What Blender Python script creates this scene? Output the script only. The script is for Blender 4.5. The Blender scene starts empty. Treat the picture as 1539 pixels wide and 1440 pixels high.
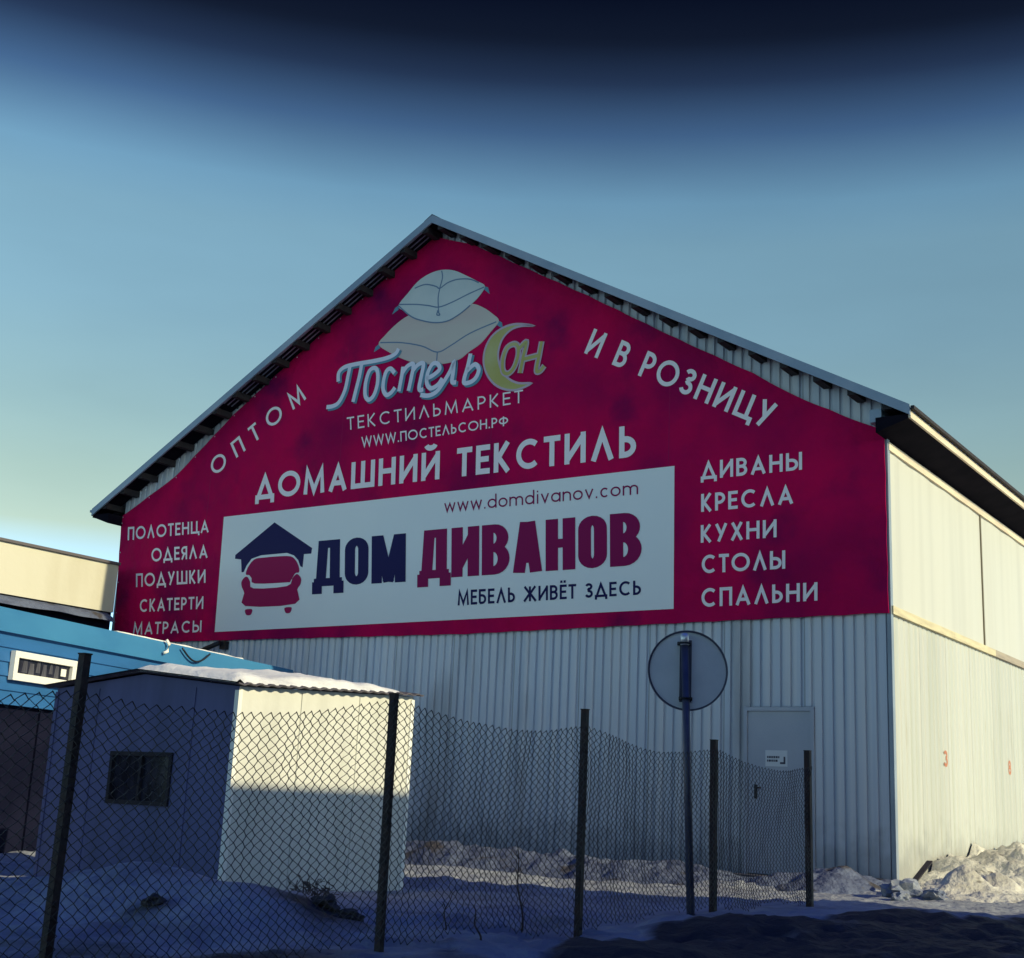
import bpy, bmesh, math, random
from mathutils import Vector, Matrix, noise
from mathutils.geometry import tessellate_polygon

random.seed(7)
R = math.radians
scene = bpy.context.scene
col = scene.collection

# ------------------------------------------------------------------ camera
cam_data = bpy.data.cameras.new('camera')
cam = bpy.data.objects.new('camera', cam_data)
col.objects.link(cam)
scene.camera = cam
PITCH, ROLL, EYE = 0.2377, 0.0470, 0.7744
cam_data.sensor_fit = 'HORIZONTAL'
cam_data.sensor_width = 36.0
cam_data.lens = 1994.8 / 1539 * 36.0
cam_data.clip_start = 0.05
cam_data.clip_end = 6000
cR, sR = math.cos(ROLL), math.sin(ROLL)
cP, sP = math.cos(PITCH), math.sin(PITCH)
r0, u0, f0 = Vector((1, 0, 0)), Vector((0, -sP, cP)), Vector((0, cP, sP))
right = r0 * cR + u0 * sR
up = u0 * cR - r0 * sR
m = Matrix((right, up, -f0)).transposed().to_4x4()
m.translation = Vector((0, 0, EYE))
cam.matrix_world = m

# ------------------------------------------------------------------ sky and sun
SUN_AZ, SUN_EL = R(123.0), R(24.0)
world = bpy.data.worlds.new('World')
scene.world = world
world.use_nodes = True
wn, wl = world.node_tree.nodes, world.node_tree.links
wn.clear()
w_out = wn.new('ShaderNodeOutputWorld')
w_bg = wn.new('ShaderNodeBackground')
w_sky = wn.new('ShaderNodeTexSky')
w_sky.sky_type = 'NISHITA'
w_sky.sun_disc = False
w_sky.sun_elevation = SUN_EL
w_sky.sun_rotation = SUN_AZ
w_sky.air_density = 1.0
w_sky.dust_density = 0.6
w_sky.ozone_density = 2.0
w_tc = wn.new('ShaderNodeTexCoord')
w_sep = wn.new('ShaderNodeSeparateXYZ')
w_ramp = wn.new('ShaderNodeValToRGB')
w_mul = wn.new('ShaderNodeMixRGB')
w_mul.blend_type = 'MULTIPLY'
w_mul.inputs[0].default_value = 1.0
wl.new(w_tc.outputs['Generated'], w_sep.inputs[0])
wl.new(w_sep.outputs['Z'], w_ramp.inputs[0])
SKY_STOPS = [(0.0, (0.5, 0.78, 1.0)), (0.12, (0.6, 0.82, 1.0)), (0.179, (0.622, 0.535, 0.338)), (0.216, (0.609, 0.55, 0.351)), (0.264, (0.554, 0.546, 0.384)), (0.334, (0.508, 0.554, 0.434)), (0.4, (0.538, 0.615, 0.492)), (0.43, (0.468, 0.584, 0.508)), (0.473, (0.18, 0.242, 0.288)), (0.505, (0.06, 0.072, 0.098)), (0.529, (0.021, 0.023, 0.033)), (0.56, (0.008, 0.01, 0.02)), (0.7, (0.032, 0.074, 0.319)), (1.0, (0.064, 0.169, 0.796))]
w_ramp.color_ramp.interpolation = 'LINEAR'
els = w_ramp.color_ramp.elements
els[0].position, els[0].color = SKY_STOPS[0][0], SKY_STOPS[0][1] + (1,)
els[1].position, els[1].color = SKY_STOPS[-1][0], SKY_STOPS[-1][1] + (1,)
for p, c in SKY_STOPS[1:-1]:
    e = els.new(p)
    e.color = c + (1,)
wl.new(w_sky.outputs[0], w_mul.inputs[1])
wl.new(w_ramp.outputs[0], w_mul.inputs[2])
w_nz = wn.new('ShaderNodeTexNoise')                  # faint uneven high haze
w_nz.inputs['Scale'].default_value = 2.2
w_nz.inputs['Detail'].default_value = 5.0
w_nm = wn.new('ShaderNodeMapping')
w_nm.inputs['Scale'].default_value = (1, 1, 3.5)
wl.new(w_tc.outputs['Generated'], w_nm.inputs[0])
wl.new(w_nm.outputs[0], w_nz.inputs['Vector'])
w_nr = wn.new('ShaderNodeMapRange')
w_nr.inputs[1].default_value, w_nr.inputs[2].default_value = 0.3, 0.7
w_nr.inputs[3].default_value, w_nr.inputs[4].default_value = 0.90, 1.07
wl.new(w_nz.outputs['Fac'], w_nr.inputs[0])
w_m2 = wn.new('ShaderNodeMixRGB')
w_m2.blend_type = 'MULTIPLY'
w_m2.inputs[0].default_value = 1.0
wl.new(w_mul.outputs[0], w_m2.inputs[1])
wl.new(w_nr.outputs[0], w_m2.inputs[2])
wl.new(w_m2.outputs[0], w_bg.inputs[0])
w_bg.inputs[1].default_value = 0.15
wl.new(w_bg.outputs[0], w_out.inputs[0])

sun_dir = Vector((math.cos(SUN_EL) * math.sin(SUN_AZ), math.cos(SUN_EL) * math.cos(SUN_AZ), math.sin(SUN_EL)))
sl = bpy.data.lights.new('sun', 'SUN')
sl.energy = 2.25
sl.angle = R(0.5)
sl.color = (1.0, 0.89, 0.57)
sun = bpy.data.objects.new('sun', sl)
sun.rotation_euler = sun_dir.to_track_quat('Z', 'Y').to_euler()
sun.location = (20, -10, 20)
col.objects.link(sun)

vs = scene.view_settings
vs.view_transform = 'Standard'
vs.look = 'None'
vs.exposure = 1.0
vs.gamma = 1.0
vs.use_curve_mapping = False

# ------------------------------------------------------------------ helpers
class MB:
    def __init__(s):
        s.v, s.f, s.sm = [], [], []
    def face(s, pts, smooth=False):
        i = len(s.v)
        s.v += [tuple(p) for p in pts]
        s.f.append(tuple(range(i, i + len(pts))))
        s.sm.append(smooth)
    def box(s, a, b):
        x0, y0, z0 = a
        x1, y1, z1 = b
        i = len(s.v)
        s.v += [(x0, y0, z0), (x1, y0, z0), (x1, y1, z0), (x0, y1, z0), (x0, y0, z1), (x1, y0, z1), (x1, y1, z1), (x0, y1, z1)]
        for q in ((0, 3, 2, 1), (4, 5, 6, 7), (0, 1, 5, 4), (1, 2, 6, 5), (2, 3, 7, 6), (3, 0, 4, 7)):
            s.f.append(tuple(i + k for k in q))
            s.sm.append(False)
    def hexa(s, pts):                      # eight corners: bottom ring then top ring
        i = len(s.v)
        s.v += [tuple(p) for p in pts]
        for q in ((0, 3, 2, 1), (4, 5, 6, 7), (0, 1, 5, 4), (1, 2, 6, 5), (2, 3, 7, 6), (3, 0, 4, 7)):
            s.f.append(tuple(i + k for k in q))
            s.sm.append(False)
    def tube(s, pts, r, n=8, caps=True):
        pts = [Vector(p) for p in pts]
        rs = r if isinstance(r, (list, tuple)) else [r] * len(pts)
        base = len(s.v)
        ref = Vector((0.13, 0.31, 0.94)).normalized()
        for k, p in enumerate(pts):
            t = (pts[min(k + 1, len(pts) - 1)] - pts[max(k - 1, 0)]).normalized()
            a = t.cross(ref)
            if a.length < 0.1:
                a = t.cross(Vector((1, 0, 0)))
            a.normalize()
            b = t.cross(a)
            for j in range(n):
                w = 2 * math.pi * j / n
                s.v.append(tuple(p + a * math.cos(w) * rs[k] + b * math.sin(w) * rs[k]))
        for k in range(len(pts) - 1):
            for j in range(n):
                j2 = (j + 1) % n
                s.f.append((base + k * n + j, base + k * n + j2, base + (k + 1) * n + j2, base + (k + 1) * n + j))
                s.sm.append(n > 4)
        if caps:
            s.f.append(tuple(base + j for j in range(n))[::-1])
            s.f.append(tuple(base + (len(pts) - 1) * n + j for j in range(n)))
            s.sm += [False, False]
    def slab(s, poly, y, t):               # filled outline in the (x, z) plane, facing -y, t thick
        tri = tessellate_polygon([[Vector((p[0], p[1], 0)) for p in poly]])
        i = len(s.v)
        s.v += [(p[0], y, p[1]) for p in poly]
        for a, b, c in tri:
            pa, pb, pc = poly[a], poly[b], poly[c]
            if (pb[0] - pa[0]) * (pc[1] - pa[1]) - (pb[1] - pa[1]) * (pc[0] - pa[0]) < 0:
                b, c = c, b
            s.f.append((i + a, i + b, i + c))
            s.sm.append(False)
        if t:
            n = len(poly)
            for k in range(n):
                a, b = poly[k], poly[(k + 1) % n]
                s.face([(a[0], y, a[1]), (b[0], y, b[1]), (b[0], y + t, b[1]), (a[0], y + t, a[1])])
    def ribbon(s, pts, w, y, fn=lambda x, z: (x, z), closed=False):   # mitred flat stroke
        P = [Vector(p) for p in pts]
        if closed and (P[0] - P[-1]).length < 1e-6:
            P.pop()
        n = len(P)
        L, Rr = [], []
        for k in range(n):
            if closed:
                a, b = P[k] - P[k - 1], P[(k + 1) % n] - P[k]
            else:
                a = P[k] - P[k - 1] if k else P[1] - P[0]
                b = P[k + 1] - P[k] if k < n - 1 else a
            a, b = a.normalized(), b.normalized()
            na, nb = Vector((-a.y, a.x)), Vector((-b.y, b.x))
            mt = na + nb
            if mt.length < 1e-4:
                mt = na.copy()
            mt.normalize()
            d = max(mt.dot(na), 0.36)
            L.append(P[k] + mt * (w / 2 / d))
            Rr.append(P[k] - mt * (w / 2 / d))
        for k in range(n if closed else n - 1):
            q = [L[k], Rr[k], Rr[(k + 1) % n], L[(k + 1) % n]]
            r = [fn(*v) for v in q]
            ar = sum(r[i][0] * r[(i + 1) % 4][1] - r[(i + 1) % 4][0] * r[i][1] for i in range(4))
            if ar < 0:
                r.reverse()
            s.face([(x, y, z) for x, z in r])
    def build(s, name, mt, parent=None, loc=None):
        me = bpy.data.meshes.new(name)
        me.from_pydata(s.v, [], s.f)
        me.polygons.foreach_set('use_smooth', s.sm)
        me.update()
        me.materials.append(mt)
        o = bpy.data.objects.new(name, me)
        col.objects.link(o)
        if parent:
            o.parent = parent
        if loc:
            o.location = loc
        return o

def tag(o, label, cat, group=None, kind=None):
    o['label'] = label
    o['category'] = cat
    if group: o['group'] = group
    if kind: o['kind'] = kind
    return o

def empty(name, loc, rz, label, cat, group=None):
    o = bpy.data.objects.new(name, None)
    o.location = loc
    o.rotation_euler = (0, 0, rz)
    o.empty_display_size = 0.2
    col.objects.link(o)
    return tag(o, label, cat, group)

def spline(pts, n=6, closed=False):
    P = [Vector(p) for p in pts]
    if closed and (P[0] - P[-1]).length < 1e-6:
        P.pop()
    N = len(P)
    out = []
    for k in range(N if closed else N - 1):
        g = (lambda i: P[i % N]) if closed else (lambda i: P[max(0, min(N - 1, i))])
        a, b, c, d = g(k - 1), g(k), g(k + 1), g(k + 2)
        for j in range(n):
            t = j / n
            out.append(0.5 * (2 * b + (c - a) * t + (2 * a - 5 * b + 4 * c - d) * t * t + (3 * b - a - 3 * c + d) * t ** 3))
    if not closed:
        out.append(P[-1])
    return [tuple(p) for p in out]

def sstep(a, b, x):
    t = max(0.0, min(1.0, (x - a) / (b - a)))
    return t * t * (3 - 2 * t)

def fbm(x, y, z=0.0, o=4):
    return noise.fractal(Vector((x, y, z)), 1.0, 2.0, o, noise_basis='PERLIN_ORIGINAL')

# ------------------------------------------------------------------ materials
def mat(name, c, rough=0.6, metal=0.0, c2=None, scale=(1, 1, 1), nscale=3.0, lo=0.35, hi=0.7, detail=5.0, bump=0.0, bscale=40.0,
        bdist=0.02, rvar=0.0, spec=None, c3=None, scale3=(1, 1, 1), n3=0.4, lo3=0.45, hi3=0.6, attr=None):
    M = bpy.data.materials.new(name)
    M.use_nodes = True
    N, Lk = M.node_tree.nodes, M.node_tree.links
    b = N['Principled BSDF']
    b.inputs['Roughness'].default_value = rough
    b.inputs['Metallic'].default_value = metal
    if spec is not None:
        b.inputs['Specular IOR Level'].default_value = spec
    tc = N.new('ShaderNodeTexCoord')
    def fac(sc, ns, a, z, det):
        mp = N.new('ShaderNodeMapping')
        mp.inputs['Scale'].default_value = sc
        Lk.new(tc.outputs['Object'], mp.inputs[0])
        nz = N.new('ShaderNodeTexNoise')
        nz.inputs['Scale'].default_value = ns
        nz.inputs['Detail'].default_value = det
        Lk.new(mp.outputs[0], nz.inputs['Vector'])
        mr = N.new('ShaderNodeMapRange')
        mr.interpolation_type = 'SMOOTHSTEP'
        mr.inputs[1].default_value, mr.inputs[2].default_value = a, z
        Lk.new(nz.outputs['Fac'], mr.inputs[0])
        return mr.outputs[0]
    def mix(f, A, B):
        x = N.new('ShaderNodeMixRGB')
        Lk.new(f, x.inputs[0])
        for k, v in ((1, A), (2, B)):
            if isinstance(v, tuple): x.inputs[k].default_value = v + (1,)
            else: Lk.new(v, x.inputs[k])
        return x.outputs[0]
    cur = c
    if c2:
        f = fac(scale, nscale, lo, hi, detail)
        cur = mix(f, c, c2)
        if rvar:
            mr = N.new('ShaderNodeMapRange')
            mr.inputs[3].default_value, mr.inputs[4].default_value = rough, rough + rvar
            Lk.new(f, mr.inputs[0])
            Lk.new(mr.outputs[0], b.inputs['Roughness'])
    if c3:
        f3 = fac(scale3, n3, lo3, hi3, 6.0)
        if attr:
            at = N.new('ShaderNodeAttribute')
            at.attribute_name = attr
            ad = N.new('ShaderNodeMath'); ad.operation = 'MULTIPLY_ADD'
            Lk.new(at.outputs['Fac'], ad.inputs[0]); ad.inputs[1].default_value = 1.6
            sb = N.new('ShaderNodeMath'); sb.operation = 'SUBTRACT'
            Lk.new(f3, sb.inputs[0]); sb.inputs[1].default_value = 0.72
            Lk.new(sb.outputs[0], ad.inputs[2])
            ad.use_clamp = True
            f3 = ad.outputs[0]
        cur = mix(f3, cur, c3)
    if isinstance(cur, tuple): b.inputs['Base Color'].default_value = cur + (1,)
    else: Lk.new(cur, b.inputs['Base Color'])
    if bump:
        mp = N.new('ShaderNodeMapping')
        mp.inputs['Scale'].default_value = scale if bump < 0 else (1, 1, 1)
        Lk.new(tc.outputs['Object'], mp.inputs[0])
        nz = N.new('ShaderNodeTexNoise')
        nz.inputs['Scale'].default_value = bscale
        nz.inputs['Detail'].default_value = 6.0
        Lk.new(mp.outputs[0], nz.inputs['Vector'])
        bp = N.new('ShaderNodeBump')
        bp.inputs['Strength'].default_value = abs(bump)
        bp.inputs['Distance'].default_value = bdist
        Lk.new(nz.outputs['Fac'], bp.inputs['Height'])
        Lk.new(bp.outputs[0], b.inputs['Normal'])
    return M

M = {}
M['steel'] = mat('galvanised_sheet', (0.60, 0.67, 0.78), 0.42, 0.10, (0.76, 0.79, 0.84), (5.5, 1, 0.06), 1.3, 0.35, 0.65, 3, 0.25, 6, 0.01, 0.12,
                 c3=(0.40, 0.42, 0.46), scale3=(1.5, 1, 0.3), n3=0.9, lo3=0.52, hi3=0.78)
def sheet_tone(Mt, width, lo, axis='X'):
    N, Lk = Mt.node_tree.nodes, Mt.node_tree.links
    b = N['Principled BSDF']
    src = b.inputs['Base Color'].links[0].from_socket
    tc = N.new('ShaderNodeTexCoord'); sp = N.new('ShaderNodeSeparateXYZ'); Lk.new(tc.outputs['Object'], sp.inputs[0])
    d = N.new('ShaderNodeMath'); d.operation = 'DIVIDE'; Lk.new(sp.outputs[axis], d.inputs[0]); d.inputs[1].default_value = width
    fl = N.new('ShaderNodeMath'); fl.operation = 'FLOOR'; Lk.new(d.outputs[0], fl.inputs[0])
    wn_ = N.new('ShaderNodeTexWhiteNoise'); wn_.noise_dimensions = '1D'; Lk.new(fl.outputs[0], wn_.inputs['W'])
    fr = N.new('ShaderNodeMath'); fr.operation = 'FRACT'; Lk.new(d.outputs[0], fr.inputs[0])
    lap = N.new('ShaderNodeMath'); lap.operation = 'GREATER_THAN'; Lk.new(fr.outputs[0], lap.inputs[0]); lap.inputs[1].default_value = 0.016 / width
    l2 = N.new('ShaderNodeMapRange'); Lk.new(lap.outputs[0], l2.inputs[0]); l2.inputs[3].default_value = 0.55; l2.inputs[4].default_value = 1.0
    mr = N.new('ShaderNodeMapRange'); Lk.new(wn_.outputs['Value'], mr.inputs[0]); mr.inputs[3].default_value = lo; mr.inputs[4].default_value = 1.0
    mu = N.new('ShaderNodeMath'); mu.operation = 'MULTIPLY'; Lk.new(mr.outputs[0], mu.inputs[0]); Lk.new(l2.outputs[0], mu.inputs[1])
    # mud splashed up from the ground, ragged upper edge
    nz = N.new('ShaderNodeTexNoise'); nz.inputs['Scale'].default_value = 3.5; nz.inputs['Detail'].default_value = 6; Lk.new(tc.outputs['Object'], nz.inputs['Vector'])
    ad = N.new('ShaderNodeMath'); ad.operation = 'MULTIPLY_ADD'; Lk.new(nz.outputs['Fac'], ad.inputs[0]); ad.inputs[1].default_value = -1.3; Lk.new(sp.outputs['Z'], ad.inputs[2])
    sm = N.new('ShaderNodeMapRange'); sm.interpolation_type = 'SMOOTHSTEP'; Lk.new(ad.outputs[0], sm.inputs[0]); sm.inputs[1].default_value = -.60; sm.inputs[2].default_value = .15; sm.inputs[3].default_value = .42; sm.inputs[4].default_value = 0.0
    x = N.new('ShaderNodeMixRGB'); x.blend_type = 'MULTIPLY'; x.inputs[0].default_value = 1; Lk.new(src, x.inputs[1]); Lk.new(mu.outputs[0], x.inputs[2])
    y = N.new('ShaderNodeMixRGB'); Lk.new(sm.outputs[0], y.inputs[0]); Lk.new(x.outputs[0], y.inputs[1]); y.inputs[2].default_value = (0.10, 0.10, 0.11, 1)
    Lk.new(y.outputs[0], b.inputs['Base Color'])
sheet_tone(M['steel'], 1.12, 0.80)
M['white_sheet'] = mat('painted_white_sheet', (0.50, 0.51, 0.48), 0.5, 0.0, (0.43, 0.45, 0.41), (1, 4, 0.12), 1.6, 0.4, 0.75, 4, 0.2, 5, 0.01,
                 c3=(0.38, 0.37, 0.31), scale3=(1, 3.5, 0.4), n3=1.8, lo3=0.58, hi3=0.80)
sheet_tone(M['white_sheet'], 1.14, 0.90, 'Y')
M['white_panel_sheet'] = mat('flat_white_panel', (0.54, 0.54, 0.50), 0.5, 0.0, (0.49, 0.49, 0.455), (1, 3, 0.15), 1.2, 0.4, 0.75, 4, 0.15, 3, 0.01)
M['roof'] = mat('roof_sheet', (0.30, 0.35, 0.42), 0.45, 0.3, (0.22, 0.26, 0.32), (1, 1, 1), 1.2, bump=0.2, bscale=5)
M['roof_under'] = mat('roof_sheet_underside', (0.16, 0.17, 0.20), 0.6, 0.2, (0.10, 0.10, 0.13), (1, 1, 1), 2)
M['trim'] = mat('blue_grey_trim', (0.22, 0.30, 0.40), 0.45, 0.2, (0.32, 0.38, 0.47), (1, 1, 1), 1.1, bump=0.1)
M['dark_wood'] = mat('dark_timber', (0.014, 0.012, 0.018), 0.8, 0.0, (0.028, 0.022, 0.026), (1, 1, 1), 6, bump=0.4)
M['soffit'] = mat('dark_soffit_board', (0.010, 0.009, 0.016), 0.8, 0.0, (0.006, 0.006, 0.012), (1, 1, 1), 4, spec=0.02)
M['fascia'] = mat('pale_fascia_board', (0.72, 0.62, 0.47), 0.6, 0.0, (0.58, 0.49, 0.38), (1, 0.5, 3), 2.0, bump=0.3)
M['plank'] = mat('weathered_girt_board', (0.62, 0.56, 0.38), 0.7, 0.0, (0.50, 0.44, 0.30), (1, 0.7, 6), 3.0, bump=0.4, bscale=30)
M['plank_grey'] = mat('grey_girt_board', (0.38, 0.33, 0.27), 0.75, 0.0, (0.30, 0.26, 0.22), (1, 0.7, 6), 3.0, bump=0.4, bscale=30)
M['seam'] = mat('seam_strip', (0.16, 0.14, 0.10), 0.7)
M['cloth'] = mat('banner_vinyl', (0.60, 0.003, 0.085), 0.7, 0.0, (0.30, 0.003, 0.078), (1, 1, 1), 0.55, 0.36, 0.70, 6, 0.7, 1.7, 0.14, spec=0.05, c3=(0.13, 0.004, 0.075), n3=0.95, lo3=0.5, hi3=0.8)
M['panel'] = mat('banner_white_print', (0.86, 0.89, 0.88), 0.5, 0.0, (0.82, 0.86, 0.87), (1, 1, 1), 0.5, bump=0.3, bscale=1.3, bdist=0.03)
M['print_white'] = mat('white_print', (0.95, 0.88, 0.90), 0.5, spec=0.1)
M['print_navy'] = mat('navy_print', (0.014, 0.012, 0.09), 0.5, spec=0.1)
M['print_plum'] = mat('plum_print', (0.27, 0.004, 0.09), 0.5, spec=0.1)
M['print_red'] = mat('magenta_print', (0.36, 0.004, 0.09), 0.5, spec=0.1)
M['print_script'] = mat('pale_script_print', (0.78, 0.80, 0.92), 0.5, spec=0.1)
M['print_teal'] = mat('teal_shadow_print', (0.13, 0.30, 0.42), 0.5, spec=0.1)
M['print_gold'] = mat('dull_gold_print', (0.46, 0.42, 0.11), 0.5, 0.0, (0.52, 0.50, 0.22), (1, 1, 1), 2)
M['print_rim'] = mat('pale_mauve_print', (0.58, 0.45, 0.55), 0.5, spec=0.1)
M['pillow_top'] = mat('pale_pillow_print', (0.62, 0.68, 0.68), 0.5, 0.0, (0.52, 0.60, 0.62), (1, 1, 1), 1.5)
M['pillow_low'] = mat('beige_pillow_print', (0.62, 0.60, 0.53), 0.5, 0.0, (0.60, 0.50, 0.47), (0.4, 1, 1.4), 0.8)
M['print_line'] = mat('blue_grey_line_print', (0.16, 0.25, 0.38), 0.5, spec=0.1)
M['door'] = mat('door_steel', (0.36, 0.40, 0.48), 0.5, 0.1, (0.42, 0.45, 0.52), (1, 1, 1), 1.2, bump=0.1)
M['black'] = mat('black_metal', (0.012, 0.011, 0.015), 0.5, 0.2)
M['post'] = mat('rusty_dark_post', (0.020, 0.014, 0.016), 0.75, 0.0, (0.045, 0.02, 0.018), (1, 1, 1), 12, bump=0.4)
M['wire'] = mat('dark_fence_wire', (0.035, 0.035, 0.042), 0.6, 0.3, (0.06, 0.045, 0.04), (1, 1, 1), 9)
M['sticker'] = mat('white_sticker', (0.62, 0.66, 0.70), 0.5)
M['ink'] = mat('sticker_ink', (0.05, 0.05, 0.08), 0.5)
M['orange'] = mat('orange_paint', (0.42, 0.15, 0.08), 0.6, 0.0, (0.48, 0.20, 0.11), (1, 1, 1), 30)
M['blue'] = mat('blue_siding', (0.026, 0.13, 0.34), 0.42, 0.0, (0.02, 0.105, 0.27), (0.6, 1, 2), 1.6, bump=0.15, bscale=4)
M['blue_trim'] = mat('pale_blue_trim', (0.05, 0.22, 0.43), 0.42, 0.0, (0.035, 0.17, 0.37), (0.4, 1, 1), 1.6)
M['dark_wall'] = mat('dark_navy_lower_wall', (0.005, 0.006, 0.018), 0.8, 0.0, (0.009, 0.010, 0.026), (1, 1, 1), 2, spec=0.05)  # near-black colour for the lower walls of the two left buildings
M['cream'] = mat('cream_plaster', (0.60, 0.575, 0.47), 0.7, 0.0, (0.53, 0.50, 0.39), (0.7, 1, 0.25), 1.4, 0.4, 0.75, bump=0.2, bscale=8)
M['coping'] = mat('dark_coping', (0.10, 0.09, 0.10), 0.6)
M['frame_white'] = mat('white_plastic_frame', (0.85, 0.84, 0.78), 0.4)
M['glass'] = mat('dark_window_glass', (0.010, 0.011, 0.018), 0.12, 0.0, (0.03, 0.03, 0.05), (3, 1, 1), 4)
M['pane_reflection'] = mat('grey_reflection_on_glass', (0.055, 0.055, 0.075), 0.4, 0.0, (0.11, 0.11, 0.13), (9, 1, 1), 3)  # reflections in the pane, painted as grey shapes on its front
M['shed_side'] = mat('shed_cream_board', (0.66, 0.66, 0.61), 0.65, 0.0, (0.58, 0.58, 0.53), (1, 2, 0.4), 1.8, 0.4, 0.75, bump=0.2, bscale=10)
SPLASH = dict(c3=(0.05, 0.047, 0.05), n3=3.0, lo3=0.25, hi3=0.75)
M['shed_gable'] = mat('shed_shaded_board', (0.11, 0.12, 0.27), 0.7, 0.0, (0.08, 0.09, 0.20), (2, 1, 0.4), 1.5, bump=0.2, bscale=12)  # navy shade of the sunless gable is put into its base colour
M['slate'] = mat('asbestos_roof', (0.10, 0.09, 0.11), 0.8, 0.0, (0.06, 0.055, 0.07), (1, 1, 1), 8, bump=0.3)
M['snow'] = mat('clean_roof_snow', (0.80, 0.80, 0.79), 0.7, 0.0, (0.70, 0.70, 0.69), (1, 1, 1), 3, bump=0.5, bscale=14, bdist=0.03)
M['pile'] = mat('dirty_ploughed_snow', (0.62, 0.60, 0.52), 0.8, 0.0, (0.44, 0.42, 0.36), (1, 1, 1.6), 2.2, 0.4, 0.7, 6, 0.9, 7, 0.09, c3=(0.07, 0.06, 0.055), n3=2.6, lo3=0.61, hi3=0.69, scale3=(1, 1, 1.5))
M['berm'] = mat('shaded_ploughed_snow', (0.11, 0.135, 0.21), 0.85, 0.0, (0.065, 0.08, 0.14), (1, 1, 1.6), 3.0, 0.4, 0.7, 6, 0.9, 9, 0.08, c3=(0.05, 0.045, 0.05), n3=2.8, lo3=0.56, hi3=0.66)  # dirty snow, with the bluish shade along the wall put into its colour
M['ground'] = mat('trodden_snow_dirt_and_shade', (0.33, 0.35, 0.37), 0.85, 0.0, (0.22, 0.23, 0.26), (1, 1, 1), 1.8, 0.35, 0.7, 6, 0.8, 9, 0.06, c3=(0.030, 0.026, 0.028), n3=1.5, lo3=0.3, hi3=0.7, attr='dirt')  # the dark third colour serves real dirt and painted foreground shade
M['clod'] = mat('frozen_dirt', (0.035, 0.03, 0.03), 0.9, 0.0, (0.07, 0.06, 0.055), (1, 1, 1), 9, bump=0.8)
M['stem'] = mat('dry_stem', (0.09, 0.06, 0.045), 0.9, 0.0, (0.05, 0.035, 0.03), (1, 1, 1), 20)
M['sign_back'] = mat('zinc_sign_back', (0.68, 0.71, 0.76), 0.45, 0.15, (0.60, 0.64, 0.70), (1, 1, 1), 4, bump=0.1)
M['sign_pole'] = mat('painted_grey_pole', (0.07, 0.075, 0.13), 0.4, 0.2, (0.05, 0.055, 0.10), (1, 1, 1), 9)
M['pole_highlight'] = mat('pole_top_highlight', (0.75, 0.76, 0.78), 0.3, 0.5)  # highlight at the pole top, painted as a pale colour
M['cable'] = mat('black_cable', (0.012, 0.014, 0.022), 0.5)
M['brick'] = mat('garage_brick', (0.22, 0.12, 0.09), 0.85, 0.0, (0.16, 0.09, 0.07), (1, 1, 3), 5)
M['debris'] = mat('blue_grey_rubble', (0.13, 0.16, 0.24), 0.8, 0.0, (0.30, 0.32, 0.36), (1, 1, 1), 8, bump=0.5)

# ------------------------------------------------------------------ traced shapes, metres on the front wall (x from its right corner, z from its foot)
LINES = {'ПОЛОТЕНЦА': [(-14.505, 5.448), (-12.314, 5.41), (-12.283, 5.185), (-14.472, 5.193)], 'ОДЕЯЛА': [(-13.777, 4.994), (-12.278, 4.953), (-12.246, 4.721), (-13.736, 4.738)], 'ПОДУШКИ': [(-14.129, 4.541), (-12.272, 4.511), (-12.237, 4.27), (-14.086, 4.286)], 'СКАТЕРТИ': [(-13.947, 4.051), (-12.253, 4.03), (-12.23, 3.806), (-13.917, 3.815)], 'МАТРАСЫ': [(-14.04, 3.63), (-12.234, 3.601), (-12.216, 3.395), (-14.029, 3.401)], 'ДОМАШНИЙ ТЕКСТИЛЬ': [(-11.236, 6.128), (-3.617, 6.116), (-3.605, 5.639), (-11.206, 5.673)], 'www.domdivanov.com': [(-7.034, 5.316), (-3.568, 5.286), (-3.563, 5.081), (-7.019, 5.105)], 'ДОМ': [(-9.719, 4.836), (-7.75, 4.828), (-7.692, 4.045), (-9.647, 4.063)], 'ДИВАНОВ': [(-7.48, 4.845), (-3.505, 4.825), (-3.48, 4.059), (-7.428, 4.066)], 'МЕБЕЛЬ ЖИВЁТ ЗДЕСЬ': [(-6.67, 3.857), (-3.485, 3.841), (-3.48, 3.639), (-6.654, 3.624)], 'ТЕКСТИЛЬМАРКЕТ': [(-9.209, 6.929), (-5.628, 6.923), (-5.617, 6.713), (-9.175, 6.701)], 'WWW.ПОСТЕЛЬСОН.РФ': [(-8.855, 6.544), (-5.881, 6.534), (-5.872, 6.378), (-8.827, 6.362)], 'И В РОЗНИЦУ': [(-4.384, 7.711), (-1.441, 6.123), (-1.588, 5.797), (-4.549, 7.347)], 'ОПТОМ': [(-12.486, 6.499), (-10.38, 7.687), (-10.176, 7.394), (-12.288, 6.206)], 'ДИВАНЫ': [(-2.592, 5.451), (-1.105, 5.431), (-1.106, 5.187), (-2.589, 5.194)], 'КРЕСЛА': [(-2.58, 4.992), (-1.227, 4.99), (-1.228, 4.741), (-2.577, 4.739)], 'КУХНИ': [(-2.58, 4.554), (-1.465, 4.549), (-1.466, 4.306), (-2.577, 4.309)], 'СТОЛЫ': [(-2.569, 4.137), (-1.346, 4.123), (-1.347, 3.879), (-2.566, 3.883)], 'СПАЛЬНИ': [(-2.569, 3.68), (-0.907, 3.678), (-0.909, 3.44), (-2.566, 3.423)]}
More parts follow.
